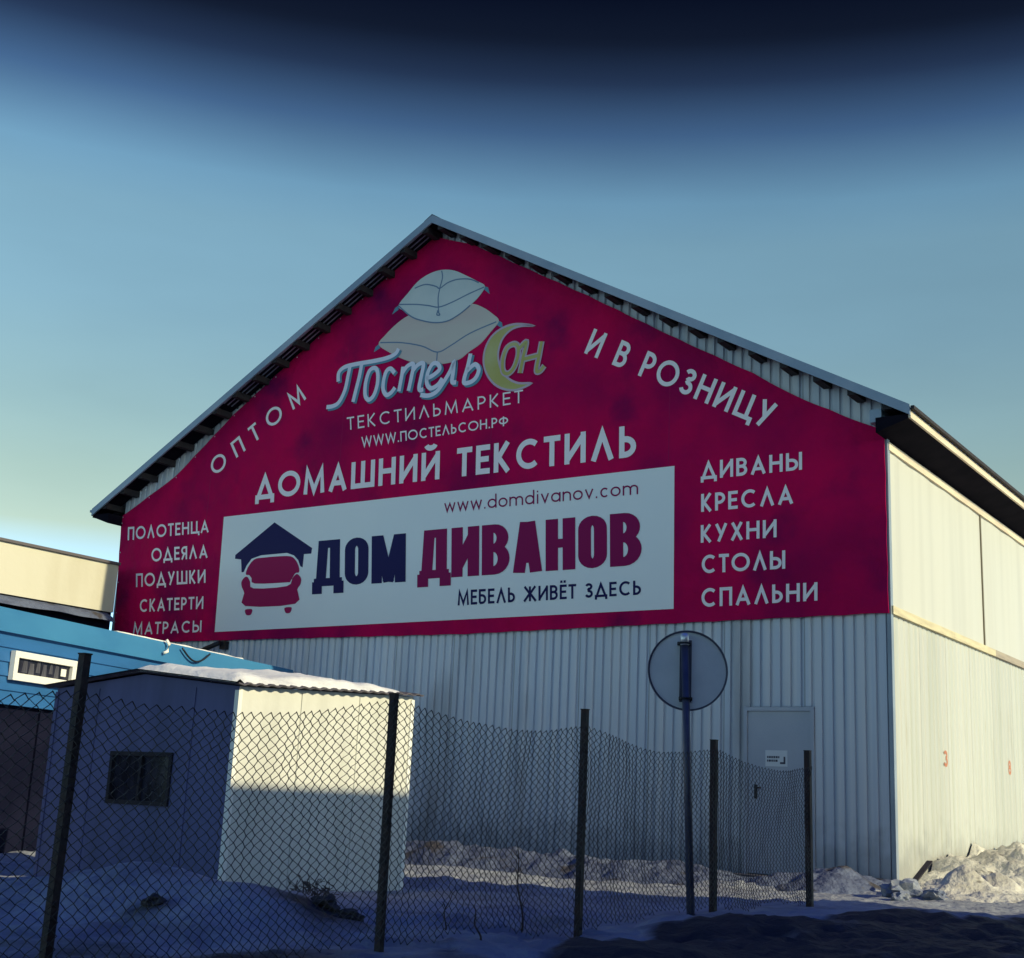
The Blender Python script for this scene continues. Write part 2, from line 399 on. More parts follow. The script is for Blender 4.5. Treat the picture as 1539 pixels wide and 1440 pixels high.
BANNER = [(-14.727, 5.546), (-14.702, 5.688), (-13.338, 6.195), (-11.958, 7.211), (-10.514, 8.101), (-9.081, 8.938), (-7.548, 9.872), (-6.745, 9.561), (-4.507, 8.258), (-2.991, 7.328), (-1.815, 6.633), (-1.196, 6.219), (-0.254, 5.713), (0.001, 5.596), (0.008, 3.244), (-2.968, 3.219), (-6.508, 3.182), (-11.556, 3.234), (-14.557, 3.257)]
PANEL = [(-11.947, 5.438), (-2.999, 5.437), (-2.974, 3.42), (-11.893, 3.387)]
SCRIPT = [[(-9.459, 7.599), (-9.463, 7.756), (-9.345, 7.838), (-9.094, 7.856), (-8.711, 7.85), (-8.41, 7.86), (-8.228, 7.908), (-8.169, 7.989)], [(-9.217, 7.844), (-9.246, 7.662), (-9.292, 7.421), (-9.402, 7.226), (-9.533, 7.17), (-9.683, 7.171)], [(-8.957, 7.829), (-8.987, 7.624), (-9.042, 7.386), (-9.087, 7.185)], [(-8.654, 7.722), (-8.772, 7.685), (-8.836, 7.48), (-8.824, 7.265), (-8.74, 7.175), (-8.636, 7.239), (-8.574, 7.428), (-8.585, 7.627), (-8.654, 7.722)], [(-8.218, 7.567), (-8.311, 7.659), (-8.397, 7.623), (-8.443, 7.47), (-8.437, 7.308), (-8.361, 7.208), (-8.263, 7.233), (-8.185, 7.313)], [(-8.041, 7.652), (-8.062, 7.46), (-8.098, 7.232)], [(-8.044, 7.547), (-7.95, 7.647), (-7.827, 7.659), (-7.852, 7.43), (-7.893, 7.215)], [(-7.832, 7.546), (-7.731, 7.636), (-7.616, 7.639), (-7.643, 7.429), (-7.673, 7.262), (-7.653, 7.194), (-7.582, 7.196)], [(-7.539, 7.37), (-7.4, 7.408), (-7.272, 7.493), (-7.322, 7.595), (-7.425, 7.604), (-7.511, 7.469), (-7.518, 7.293), (-7.429, 7.192), (-7.291, 7.231), (-7.204, 7.33)], [(-7.636, 7.109), (-7.466, 7.074), (-7.301, 7.121), (-7.155, 7.285), (-7.045, 7.444), (-6.991, 7.568), (-6.993, 7.393), (-7.003, 7.243), (-6.919, 7.222)], [(-6.664, 7.664), (-6.702, 7.466), (-6.767, 7.209), (-6.649, 7.181), (-6.535, 7.239), (-6.485, 7.37), (-6.566, 7.469), (-6.717, 7.381)]]
SCRIPT2 = [[(-5.847, 7.694), (-5.969, 7.641), (-6.031, 7.465), (-6.014, 7.278), (-5.919, 7.221), (-5.81, 7.304), (-5.745, 7.492), (-5.76, 7.643), (-5.847, 7.694)], [(-5.728, 7.603), (-5.603, 7.683), (-5.646, 7.449), (-5.691, 7.196)], [(-5.314, 7.65), (-5.351, 7.431), (-5.387, 7.199), (-5.322, 7.176), (-5.247, 7.248)], [(-5.631, 7.413), (-5.332, 7.434)]]
MOON = [(-5.487, 7.939), (-5.8, 8.021), (-6.062, 8.002), (-6.272, 7.892), (-6.385, 7.707), (-6.405, 7.479), (-6.325, 7.266), (-6.174, 7.088), (-5.971, 6.974), (-5.741, 6.934), (-5.482, 6.998), (-5.714, 7.037), (-5.898, 7.133), (-6.037, 7.281), (-6.114, 7.464), (-6.124, 7.637), (-6.052, 7.827), (-5.894, 7.945), (-5.699, 7.969)]
PIL1 = [(-8.245, 8.763), (-8.056, 8.952), (-7.849, 9.129), (-7.6, 9.221), (-7.348, 9.233), (-7.095, 9.168), (-6.839, 9.028), (-6.623, 8.896), (-6.461, 8.776), (-6.571, 8.618), (-6.735, 8.5), (-6.936, 8.386), (-7.176, 8.308), (-7.425, 8.321), (-7.682, 8.395), (-7.947, 8.517), (-8.104, 8.636)]
PIL1S = [[(-8.228, 8.782), (-7.853, 8.715), (-7.593, 8.647), (-7.373, 8.583), (-7.092, 8.623), (-6.783, 8.702), (-6.477, 8.764)], [(-7.365, 9.221), (-7.338, 9.093), (-7.379, 8.918), (-7.402, 8.74), (-7.373, 8.493)], [(-7.913, 9.012), (-7.695, 9.039), (-7.473, 8.966), (-7.379, 8.912), (-7.223, 8.98), (-7.012, 9.001), (-6.765, 8.953), (-6.586, 8.859)], [(-8.245, 8.763), (-7.947, 8.517), (-7.682, 8.395), (-7.425, 8.321), (-7.176, 8.308), (-6.936, 8.386), (-6.735, 8.5)], [(-7.404, 8.528), (-7.345, 8.443), (-7.406, 8.453), (-7.396, 8.512)]]
PIL2 = [(-8.623, 8.138), (-8.485, 8.285), (-8.273, 8.435), (-8.023, 8.545), (-7.662, 8.604), (-7.231, 8.588), (-6.737, 8.53), (-6.491, 8.426), (-6.278, 8.271), (-6.153, 8.133), (-6.294, 7.983), (-6.486, 7.81), (-6.717, 7.701), (-6.883, 7.61), (-7.159, 7.579), (-7.443, 7.607), (-7.77, 7.671), (-8.11, 7.813), (-8.382, 7.962)]
PIL2S = [[(-8.587, 8.163), (-8.133, 8.09), (-7.684, 7.958), (-7.351, 7.801), (-7.075, 7.875), (-6.704, 8.021), (-6.202, 8.127)], [(-7.351, 7.801), (-7.355, 7.623)]]
TASS = [[(-8.245, 8.769), (-8.317, 8.736), (-8.372, 8.631), (-8.239, 8.691)], [(-6.478, 8.779), (-6.402, 8.75), (-6.36, 8.624), (-6.493, 8.738)], [(-8.623, 8.138), (-8.688, 8.102), (-8.718, 8.015), (-8.579, 8.07)], [(-6.17, 8.142), (-6.094, 8.1), (-6.068, 7.988), (-6.207, 8.084)]]
HOUSE = [(-11.562, 4.658), (-11.562, 4.725), (-10.683, 5.237), (-9.758, 4.726), (-9.767, 4.632), (-9.932, 4.634), (-9.938, 4.408), (-9.992, 4.432), (-10.051, 4.539), (-10.16, 4.628), (-10.326, 4.681), (-10.936, 4.679), (-11.158, 4.632), (-11.261, 4.523), (-11.318, 4.411), (-11.368, 4.407), (-11.41, 4.636)]
SOFA = [[(-11.258, 4.365), (-11.223, 4.484), (-11.093, 4.613), (-10.889, 4.633), (-10.32, 4.627), (-10.138, 4.568), (-10.028, 4.434), (-10.008, 4.33), (-10.093, 4.317), (-10.189, 4.187), (-10.267, 4.173), (-11.019, 4.192), (-11.11, 4.287), (-11.176, 4.348)], [(-11.346, 4.239), (-11.284, 4.312), (-11.209, 4.314), (-11.136, 4.228), (-11.038, 4.109), (-10.259, 4.108), (-10.147, 4.234), (-10.052, 4.303), (-9.949, 4.224), (-9.953, 4.121), (-10.014, 4.037), (-10.034, 3.799), (-11.198, 3.811), (-11.253, 4.038), (-11.326, 4.147)], [(-11.19, 3.748), (-11.033, 3.75), (-11.029, 3.684), (-11.062, 3.65), (-11.136, 3.65), (-11.177, 3.681)], [(-10.264, 3.742), (-10.114, 3.744), (-10.115, 3.68), (-10.147, 3.649), (-10.214, 3.649), (-10.253, 3.68)]]


# ------------------------------------------------------------------ stroke alphabet
def arc(cx, cy, rx, ry, a0, a1, n=16):
    return [(cx + rx * math.cos(R(a0 + (a1 - a0) * i / n)), cy + ry * math.sin(R(a0 + (a1 - a0) * i / n))) for i in range(n + 1)]

def glyph(ch, t, bold=False, ty=None):
    """width and strokes (closed ones end where they start) of one capital, cap height 1, stroke t"""
    h = t / 2
    ty = ty or t
    T, B = 1 - ty / 2, ty / 2
    W = {'А': .80, 'Б': .58, 'В': .58, 'Д': .86, 'Е': .50, 'Ё': .50, 'Ж': .98, 'З': .56, 'И': .70, 'Й': .70, 'К': .60, 'Л': .76, 'М': .90, 'Н': .68,
         'О': .98, 'П': .66, 'Р': .55, 'С': .84, 'Т': .54, 'У': .66, 'Ф': .86, 'Х': .66, 'Ц': .74, 'Ш': .96, 'Ы': .80, 'Ь': .54, 'Я': .56, 'W': 1.12,
         ' ': .36, '.': .16, 'w': .86, 'd': .66, 'o': .66, 'm': .98, 'i': .20, 'v': .58, 'a': .66, 'n': .58, 'c': .58}
    if bold:
        W.update({'Д': .74, 'О': .62, 'М': .86, 'И': .68, 'В': .66, 'А': .70, 'Н': .66, ' ': .25})
    w = W[ch]
    l, r = h, w - h
    S = []
    def bowl(x0, x1, y0, y1):
        ry = (y1 - y0) / 2
        rx = min(ry * 1.0, (x1 - x0) * .75)
        return [(x0, y1), (x1 - rx, y1)] + arc(x1 - rx, (y0 + y1) / 2, rx, ry, 90, -90, 12)[1:-1] + [(x1 - rx, y0), (x0, y0)]
    if ch in 'О':
        if bold:
            rx = (r - l) / 2
            S.append(arc((l + r) / 2, T - rx, rx, rx, 0, 180, 12) + arc((l + r) / 2, B + rx, rx, rx, 180, 360, 12) + [(r, T - rx)])
        else:
            S.append(arc(w / 2, .5, w / 2 - h, .5 - h, 0, 360, 32))
    elif ch == 'С':
        S.append(arc(w / 2 + .06, .5, w / 2 + .02 - h, .5 - h, 48, 312, 26))
    elif ch in 'АЛ':
        k = t * .55
        if bold: S += [[(k, 0), (w / 2 - .035, .995)], [(w - k, 0), (w / 2 + .035, .995)]]
        else: S.append([(k, 0), (w / 2, 1 - t * .75), (w - k, 0)])
        if ch == 'А': S.append([(w * .24, .27 if bold else .30), (w * .76, .27 if bold else .30)])
    elif ch == 'Б':
        S += [[(w * .92, T), (l, T), (l, B)], bowl(l, r, B, .58)]
    elif ch == 'В':
        S += [[(l, 0), (l, 1)], bowl(l, r - .03, .53, T), bowl(l, r, B, .53)]
    elif ch == 'Д':
        if bold:
            S += [[(w * .06 + h, ty * .6), (w * .14 + h, T), (w - h - .05, T), (w - h - .05, ty * .6)], [(0, .09), (w, .09)], [(h * .62, -.16), (h * .62, .10)], [(w - h * .62, -.16), (w - h * .62, .10)]]
        else:
            S += [[(w * .16, B), (w * .48, 1 - t * .75), (w * .84, B)], [(l, -.16), (l, B), (r, B), (r, -.16)]]
    elif ch in 'ЕЁ':
        S += [[(w, T), (l, T), (l, B), (w, B)], [(l, .51), (w * .92, .51)]]
        if ch == 'Ё': S += [[(w * .25, 1.12), (w * .25, 1.12 + t)], [(w * .72, 1.12), (w * .72, 1.12 + t)]]
    elif ch == 'Ж':
        c = w / 2
        S += [[(c, 0), (c, 1)], [(t * .6, 1), (c - .02, .52), (t * .4, 0)], [(w - t * .6, 1), (c + .02, .52), (w - t * .4, 0)]]
    elif ch == 'З':
        S += [arc(w * .48, .76, w * .46 - h, .24 - h, 160, -90, 14) + [(w * .36, .52)], [(w * .36, .53)] + arc(w * .5, .27, w * .5 - h, .26 - h + .01, 90, -160, 16)]
    elif ch in 'ИЙ':
        S += [[(l, 0), (l, 1)], [(r, 0), (r, 1)], [(l, t * .65), (r, 1 - t * .65)]]
        if ch == 'Й': S.append(arc(w / 2, 1.27, w * .24, .13, 190, 350, 10))
    elif ch == 'К':
        S += [[(l, 0), (l, 1)], [(w - t * .6, 1), (l + .08, .50), (w - t * .5, 0)]]
    elif ch == 'М':
        if bold: S += [[(l, 0), (l, 1)], [(r, 0), (r, 1)], [(l + .03, .985), (w / 2 + .012, .02)], [(r - .03, .985), (w / 2 - .012, .02)]]
        else: S += [[(l, 0), (w * .17, 1 - t * .6), (w / 2, .12), (w * .83, 1 - t * .6), (r, 0)]]
    elif ch == 'Н':
        S += [[(l, 0), (l, 1)], [(r, 0), (r, 1)], [(l, .52), (r, .52)]]
    elif ch == 'П':
        S += [[(l, 0), (l, T), (r, T), (r, 0)]]
    elif ch == 'Р':
        S += [[(l, 0), (l, 1)], bowl(l, r, .44, T)]
    elif ch == 'Т':
        S += [[(0, T), (w, T)], [(w / 2, 0), (w / 2, T)]]
    elif ch == 'У':
        S += [[(t * .5, 1), (w * .52, .36)], [(w - t * .5, 1), (w * .30, 0)]]
    elif ch == 'Ф':
        S += [arc(w / 2, .56, w / 2 - h, .28, 0, 360, 24), [(w / 2, 0), (w / 2, 1)]]
    elif ch == 'Х':
        S += [[(t * .5, 0), (w - t * .6, 1)], [(t * .6, 1), (w - t * .5, 0)]]
    elif ch == 'Ц':
        S += [[(l, 1), (l, B), (w, B), (w, -.16)], [(w - .1 - h, 1), (w - .1 - h, B)]]
    elif ch == 'Ш':
        S += [[(l, 1), (l, B), (r, B), (r, 1)], [(w / 2, 1), (w / 2, B)]]
    elif ch == 'Ы':
        S += [[(l, 0), (l, 1)], bowl(l, w * .66, B, .58), [(r, 0), (r, 1)]]
    elif ch == 'Ь':
        S += [[(l, 0), (l, 1)], bowl(l, r, B, .58)]
    elif ch == 'Я':
        S += [[(r, 0), (r, 1)], [(w - x, y) for x, y in bowl(l, r, .44, T)], [(w * .55, .46), (t * .5, 0)]]
    elif ch == 'W':
        S += [[(t * .5, 1), (w * .27, t * .6), (w * .5, 1 - t * .6), (w * .73, t * .6), (w - t * .5, 1)]]
    elif ch == '.':
        S += [[(w / 2, 0), (w / 2, t * 1.05)]]
    else:
        X = .70
        xt = X - h
        if ch == 'w': S += [[(t * .5, X), (w * .27, t * .6), (w * .5, X - t * .6), (w * .73, t * .6), (w - t * .5, X)]]
        if ch == 'v': S += [[(t * .5, X), (w * .5, t * .6), (w - t * .5, X)]]
        if ch in 'oda': S += [arc(w / 2, X / 2, w / 2 - h, X / 2 - h, 0, 360, 24)]
        if ch == 'd': S += [[(r, 0), (r, 1.05)]]
        if ch == 'a': S += [[(r, 0), (r, X)]]
        if ch == 'c': S += [arc(w / 2 + .04, X / 2, w / 2 - h, X / 2 - h, 48, 312, 20)]
        if ch == 'i': S += [[(w / 2, 0), (w / 2, X)], [(w / 2, X + .14), (w / 2, X + .14 + t)]]
        if ch == 'n': S += [[(l, 0), (l, X)], [(l, X * .5)] + arc(w / 2, xt - (w / 2 - h), w / 2 - h, w / 2 - h, 180, 0, 12) + [(r, 0)]]
        if ch == 'm':
            q = (w - 2 * h) / 4
            S += [[(l, 0), (l, X)], [(l, X * .5)] + arc(l + q, xt - q, q, q, 180, 0, 12) + [(l + 2 * q, 0)],
                  [(l + 2 * q, X * .5)] + arc(l + 3 * q, xt - q, q, q, 180, 0, 12) + [(r, 0)]]
    return w, S

def letter_line(text, quad, t, gap, mt, parent, y, label, bold=False):
    TL, TR, BR, BL = [Vector(q) for q in quad]
    ratio = ((TR - TL).length + (BR - BL).length) / ((TL - BL).length + (TR - BR).length)
    ys_f = 1.65 if bold else 1.0
    nat = sum(glyph(c, t, bold, t / ys_f)[0] + gap for c in text) - gap
    k = ratio / nat
    mb = MB()
    x = 0.0
    def fn(u, v):
        u, v = u / ratio, v / ys_f
        p = BL * (1 - u) * (1 - v) + BR * u * (1 - v) + TR * u * v + TL * (1 - u) * v
        return (p.x, p.y)
    for c in text:
        w, S = glyph(c, t, bold, t / ys_f)
        for i, s in enumerate(S):
            cl = (Vector(s[0]) - Vector(s[-1])).length < 1e-6
            mb.ribbon([((x + a) * k, b * ys_f) for a, b in s], t, y - i * 0.0007, fn, cl)
        x += w + gap
    o = mb.build('lettering', mt, parent)
    o['label'] = label
    return o

# ------------------------------------------------------------------ corrugated sheets
def rib_profile(a, b, pitch, depth, out=0.0):
    """(u, d) points of a trapezoid sheet from a to b; d = 0 crest, +depth valley"""
    pts = []
    u = a
    while u < b - 1e-6:
        for du, d in ((0, 0), (.64, 0), (.72, depth), (.92, depth)):
            if u + du * pitch <= b:
                pts.append((u + du * pitch, d))
        u += pitch
    pts.append((b, 0))
    return pts

TH = 0.60807
CORNER = Vector((4.7539, 16.337, 0))
WID, LEN = 14.70, 26.0
RIDGE, SLOPE = 10.05, 0.549                    # roof plane: z = RIDGE - SLOPE * |x + WID/2|
FRONT_OH, EAVE_OH = 0.406, 0.45
def roof_z(x): return RIDGE - SLOPE * abs(x + WID / 2)

wh = empty('warehouse', CORNER, -TH, 'large gabled warehouse with grey ribbed front wall and sunlit white side wall', 'warehouse')

# front wall, one ribbed sheet up to the roof underside (opening for the door)
DX0, DX1, DZ = -1.94, -0.985, 2.10
mb = MB()
pr = [p for p in rib_profile(-WID, 0, 0.140, 0.032)]
extra = sorted(set([p[0] for p in pr] + [-WID / 2, DX0 - .005, DX1 + .005]))
def prof(u):
    for (a, da), (b, db) in zip(pr, pr[1:]):
        if a - 1e-9 <= u <= b + 1e-9:
            return da if b - a < 1e-9 else da + (db - da) * (u - a) / (b - a)
    return 0
for a, b in zip(extra, extra[1:]):
    zb = DZ + .005 if (a >= DX0 - .006 and b <= DX1 + .006) else -0.12
    za, zc = roof_z(a) - .07, roof_z(b) - .07
    mb.face([(a, prof(a), zb), (b, prof(b), zb), (b, prof(b), zc), (a, prof(a), za)])
mb.build('front_wall', M['steel'], wh)

# side wall: ribbed sheet below the girt, flat panels above
mb = MB()
q = rib_profile(0, LEN, 0.19, 0.010)
for (a, da), (b, db) in zip(q, q[1:]):
    mb.face([(-da, a, -0.15), (-db, b, -0.15), (-db, b, 3.26), (-da, a, 3.26)])
mb.build('side_wall', M['white_sheet'], wh)
ys = [0.0, 4.27, 8.5, 12.7, 16.9, 21.1, LEN]
for a, b in zip(ys, ys[1:]):
    mb = MB()
    n = 14
    for k in range(n):
        y0, y1 = a + .02 + (b - a - .04) * k / n, a + .02 + (b - a - .04) * (k + 1) / n
        d0, d1 = .006 * math.sin(k * 1.7 + a), .006 * math.sin((k + 1) * 1.7 + a)
        mb.face([(d0, y0, 3.34), (d1, y1, 3.34), (d1, y1, 5.47), (d0, y0, 5.47)])
    mb.build('wall_panel', M['white_panel_sheet'], wh)
for y in ys[1:-1]:
    mb = MB(); mb.box((-0.03, y - .022, 3.345), (0.012, y + .022, 5.47)); mb.build('panel_seam', M['seam'], wh)
cuts = [0.02, 2.6, 4.72, 7.9, 11.2, 14.5, 18.4, 22.0, LEN]
for i, (a, b) in enumerate(zip(cuts, cuts[1:])):
    mb = MB(); mb.box((-0.02, a, 3.245), (0.045, b - .006, 3.345))
    mb.build('girt_board', M['plank'] if i in (0, 1) else M['plank_grey'], wh)
mb = MB(); mb.box((-0.02, 0.03, 5.35), (0.035, LEN, 5.455)); mb.build('top_board', M['fascia'], wh)
mb = MB()
mb.box((-0.030, -0.012, -0.12), (0.014, 0.0, 5.62)); mb.box((0.0145, -0.012, -0.12), (0.024, 0.075, 5.50))
mb.build('corner_trim', M['roof'], wh)
# back and left walls close the volume
mb = MB()
mb.face([(-WID, 0, -.12), (-WID, 0, roof_z(-WID) - .07), (-WID, LEN, roof_z(-WID) - .07), (-WID, LEN, -.12)])
mb.build('side_wall', M['steel'], wh)
mb = MB()
mb.face([(0, LEN, -.1), (-WID, LEN, -.1), (-WID, LEN, roof_z(-WID) - .07), (-WID / 2, LEN, RIDGE - .07), (0, LEN, roof_z(0) - .07)])
mb.build('back_wall', M['steel'], wh)

# roof slopes: ribbed sheet running down the slope, visible from below at the overhang
for sgn in (-1, 1):
    x_e = -WID / 2 + sgn * (WID / 2 + EAVE_OH)
    x_r = -WID / 2
    mb = MB()
    q = rib_profile(-FRONT_OH + .02, LEN + .3, 0.20, 0.03)
    for (a, da), (b, db) in zip(q, q[1:]):
        pts = [(x_r, a, RIDGE - .02 - da), (x_e, a, roof_z(x_e) - .02 - da), (x_e, b, roof_z(x_e) - .02 - db), (x_r, b, RIDGE - .02 - db)]
        mb.face(pts if sgn > 0 else pts[::-1])
    mb.build('roof', M['roof'], wh)
    mb = MB()
    o_ = .058
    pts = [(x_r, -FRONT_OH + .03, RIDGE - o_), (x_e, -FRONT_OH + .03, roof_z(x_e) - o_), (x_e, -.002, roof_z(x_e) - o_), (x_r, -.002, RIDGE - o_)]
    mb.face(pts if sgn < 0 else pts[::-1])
    lin = mb.build('verge_shade_sheet', M['soffit'], wh)  # near-black sheet that paints the shade under the overhang
    mb = MB()
    xa = x_r + sgn * .2
    xb = x_r + sgn * 4.6
    for yy_ in (-.33, -.235, -.14):
        pts = [(xa, yy_, roof_z(xa) - o_ - .004), (xb, yy_, roof_z(xb) - o_ - .004), (xb, yy_ + .03, roof_z(xb) - o_ - .004), (xa, yy_ + .03, roof_z(xa) - o_ - .004)]
        mb.face(pts if sgn < 0 else pts[::-1])
    mb.build('lit_rib_strips', M['trim'], lin)  # flat pale strips painting the light caught by the roof ribs
    # purlins under the sheet, ends at the verge
    n = 17
    for k in range(n):
        xx = x_r + (x_e - x_r) * (k + .35) / n
        z = roof_z(xx) - .055
        mb = MB(); mb.box((xx - .055, -FRONT_OH + .03, z - .11), (xx + .055, LEN if k in (0, n - 1) else 1.2, z))
        mb.build('purlin', M['dark_wood'], wh)
    # boarded strip of the verge nearest to the rake
    mb = MB()
    for (ya, yb) in ((-FRONT_OH - .012, -FRONT_OH + .02),):
        a, b = (x_r, x_e)
        za, zb = RIDGE + .015, roof_z(x_e) + .015
        t = .135
        p = [(a, ya, za - t), (b, ya, zb - t), (b, yb, zb - t), (a, yb, za - t), (a, ya, za), (b, ya, zb), (b, yb, zb), (a, yb, za)]
        mb.hexa(p)
    mb.build('rake_trim', M['trim'], wh)
    # eave: fascia board, gutter edge and dark soffit
    f0_, f1_ = sorted((x_e - sgn * .03, x_e))
    ze = roof_z(x_e)
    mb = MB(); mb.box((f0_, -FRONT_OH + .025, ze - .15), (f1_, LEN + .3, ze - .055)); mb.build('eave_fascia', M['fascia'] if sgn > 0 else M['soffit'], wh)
    mb = MB()
    xi = 0.0 if sgn > 0 else -WID
    xo = x_e - sgn * .03
    mb.hexa([(min(xi, xo), -FRONT_OH + .03, (5.48 if xi < xo else ze - .15)), (max(xi, xo), -FRONT_OH + .03, (ze - .15 if xi < xo else 5.48)),
             (max(xi, xo), LEN + .3, (ze - .15 if xi < xo else 5.48)), (min(xi, xo), LEN + .3, (5.48 if xi < xo else ze - .15)),
             (min(xi, xo), -FRONT_OH + .03, ze - .095), (max(xi, xo), -FRONT_OH + .03, ze - .095), (max(xi, xo), LEN + .3, ze - .095), (min(xi, xo), LEN + .3, ze - .095)])
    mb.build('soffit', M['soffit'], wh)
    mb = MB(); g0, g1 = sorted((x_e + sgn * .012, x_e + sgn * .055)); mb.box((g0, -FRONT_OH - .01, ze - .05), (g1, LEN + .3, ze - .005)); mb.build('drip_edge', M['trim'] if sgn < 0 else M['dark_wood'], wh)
mb = MB()
mb.face([(-WID / 2 - .16, -FRONT_OH - .014, RIDGE - .16 * SLOPE + .02), (-WID / 2, -FRONT_OH - .014, RIDGE + .03), (-WID / 2, LEN + .3, RIDGE + .03), (-WID / 2 - .16, LEN + .3, RIDGE - .16 * SLOPE + .02)])
mb.face([(-WID / 2, -FRONT_OH - .014, RIDGE + .03), (-WID / 2 + .16, -FRONT_OH - .014, RIDGE - .16 * SLOPE + .02), (-WID / 2 + .16, LEN + .3, RIDGE - .16 * SLOPE + .02), (-WID / 2, LEN + .3, RIDGE + .03)])
mb.build('ridge_cap', M['trim'], wh)
mb = MB(); mb.box((-0.09, -0.33, 5.63), (0.06, -0.02, 5.80)); mb.build('beam_end', M['trim'], wh)

# door
mb = MB(); mb.box((DX0 + .05, -0.006, 0.03), (DX1 - .05, 0.03, DZ - .055))
dr = mb.build('door', M['door'], wh)
mb = MB()
mb.box((DX0, -0.030, 0), (DX0 + .047, 0.05, DZ)); mb.box((DX1 - .047, -0.030, 0), (DX1, 0.05, DZ)); mb.box((DX0 + .0475, -0.028, DZ - .052), (DX1 - .0475, 0.05, DZ - .001))
mb.build('frame', M['door'], dr)
mb = MB(); mb.box((-1.795, -0.018, 0.945), (-1.755, -0.0065, 1.12)); mb.tube([(-1.775, -0.018, 1.085), (-1.775, -0.06, 1.085), (-1.68, -0.065, 1.08)], 0.011, 8)
mb.build('handle', M['black'], dr)
mb = MB(); mb.box((-1.645, -0.011, 1.352), (-1.345, -0.0065, 1.553))
st = mb.build('door_sign', M['sticker'], dr)
mb = MB()
rr = random.Random(3)
for row, z in enumerate((1.455, 1.41)):
    x = -1.62
    while x < -1.45 - row * .03:
        w = rr.uniform(.015, .03)
        mb.box((x, -0.0135, z), (x + w, -0.0115, z + .026))
        x += w + .008
mb.ribbon([(-1.385, 1.475), (-1.385, 1.395), (-1.445, 1.395)], .024, -0.013)
mb.build('sign_marks', M['ink'], st)
# threshold slab
mb = MB(); mb.box((DX0 - .1, -0.30, -0.10), (DX1 + .1, -0.035, 0.02)); mb.build('door_step', M['coping'], wh)

# orange painted numerals on the side wall
for y, z, nn in ((2.14, 1.60, '3'), (5.41, 1.63, '8')):
    mb = MB()
    def put(pts, k):
        o = []
        for (a, b) in pts: o.append((a * .19, b * .18))
        tmp = MB(); tmp.ribbon(o, .045, 0, closed=(Vector(o[0]) - Vector(o[-1])).length < 1e-6)
        for f in tmp.f:
            mb.face([(0.003 + k * .0006, y + tmp.v[i][0], z + tmp.v[i][2] - .1) for i in f])
    if nn == '3':
        put(arc(.0, .76, .30, .22, 160, -90, 12), 0); put(arc(.0, .27, .33, .26, 90, -160, 12), 1)
    else:
        put(arc(.0, .76, .26, .22, 0, 360, 16), 0); put(arc(.0, .27, .30, .25, 0, 360, 16), 1)
    mb.build('painted_number', M['orange'], wh)

# ------------------------------------------------------------------ banner
bn = empty('advertising_banner', CORNER, -TH, 'huge magenta advertising banner covering the gable of the warehouse', 'banner')
def scallop(P):
    out, eye = [], []
    n = len(P)
    cx, cz = -7.3, 5.0
    for i in range(n):
        a, b = Vector(P[i]), Vector(P[(i + 1) % n])
        L = (b - a).length
        nrm = Vector((a.y - b.y, b.x - a.x)).normalized()
        if nrm.dot(Vector((cx, cz)) - a) < 0: nrm = -nrm
        m_ = max(1, round(L / .62))
        for q in range(m_):
            for t in (0, .25, .5, .75):
                u = (q + t) / m_
                out.append(tuple(a.lerp(b, u) + nrm * (  .009 * math.sin(math.pi * t) if L > .4 else 0)))
            eye.append(tuple(a.lerp(b, q / m_) + nrm * .035))
    return out, eye
BANNER = [(x, z + (.13 if x < -8 and z > 5.8 else 0)) for x, z in BANNER]
EDGE, EYES = scallop(BANNER)
mb = MB(); mb.slab(EDGE, -0.045, 0.012); mb.build('banner_cloth', M['cloth'], bn)
mb = MB()
for x, z in EYES:
    if z < 3.6 or (x > -7.5): continue
    mb.slab([(x + .013 * math.cos(R(45 * i)), z + .013 * math.sin(R(45 * i))) for i in range(8)], -0.0465, .001)
mb.build('eyelets', M['print_rim'], bn)
mb = MB()
for x in (-12.4, -9.3, -6.2, -3.1):
    zt = min(roof_z(x) - .75, 9.0) if x < -7.35 else roof_z(x) - .95
    if x > -3.2: zt = 6.9
    mb.slab([(x, 5.46 if -12 < x < -2.9 else 3.27), (x + .012, 5.46 if -12 < x < -2.9 else 3.27), (x + .012, zt), (x, zt)], -0.0463, .0)
mb.build('weld_seams', M['print_red'], bn)
mb = MB(); mb.slab(PANEL, -0.049, 0.003); mb.build('white_panel', M['panel'], bn)
Y0 = -0.053
small = 0.15
for tx in ('ПОЛОТЕНЦА', 'ОДЕЯЛА', 'ПОДУШКИ', 'СКАТЕРТИ', 'МАТРАСЫ'):
    letter_line(tx, LINES[tx], .165, .14, M['print_white'], bn, Y0, 'white lettering line reading ' + tx)
for tx in ('ДИВАНЫ', 'КРЕСЛА', 'КУХНИ', 'СТОЛЫ', 'СПАЛЬНИ'):
    letter_line(tx, LINES[tx], .175, .13, M['print_white'], bn, Y0, 'white lettering line reading ' + tx)
letter_line('ДОМАШНИЙ ТЕКСТИЛЬ', LINES['ДОМАШНИЙ ТЕКСТИЛЬ'], .19, .12, M['print_white'], bn, Y0, 'largest white headline across the banner')
letter_line('ТЕКСТИЛЬМАРКЕТ', LINES['ТЕКСТИЛЬМАРКЕТ'], .125, .22, M['print_white'], bn, Y0, 'thin spaced white lettering under the script logo')
letter_line('WWW.ПОСТЕЛЬСОН.РФ', LINES['WWW.ПОСТЕЛЬСОН.РФ'], .15, .11, M['print_white'], bn, Y0, 'small white web address line')
letter_line('ОПТОМ', LINES['ОПТОМ'], .15, .55, M['print_white'], bn, Y0, 'white lettering climbing along the left slope')
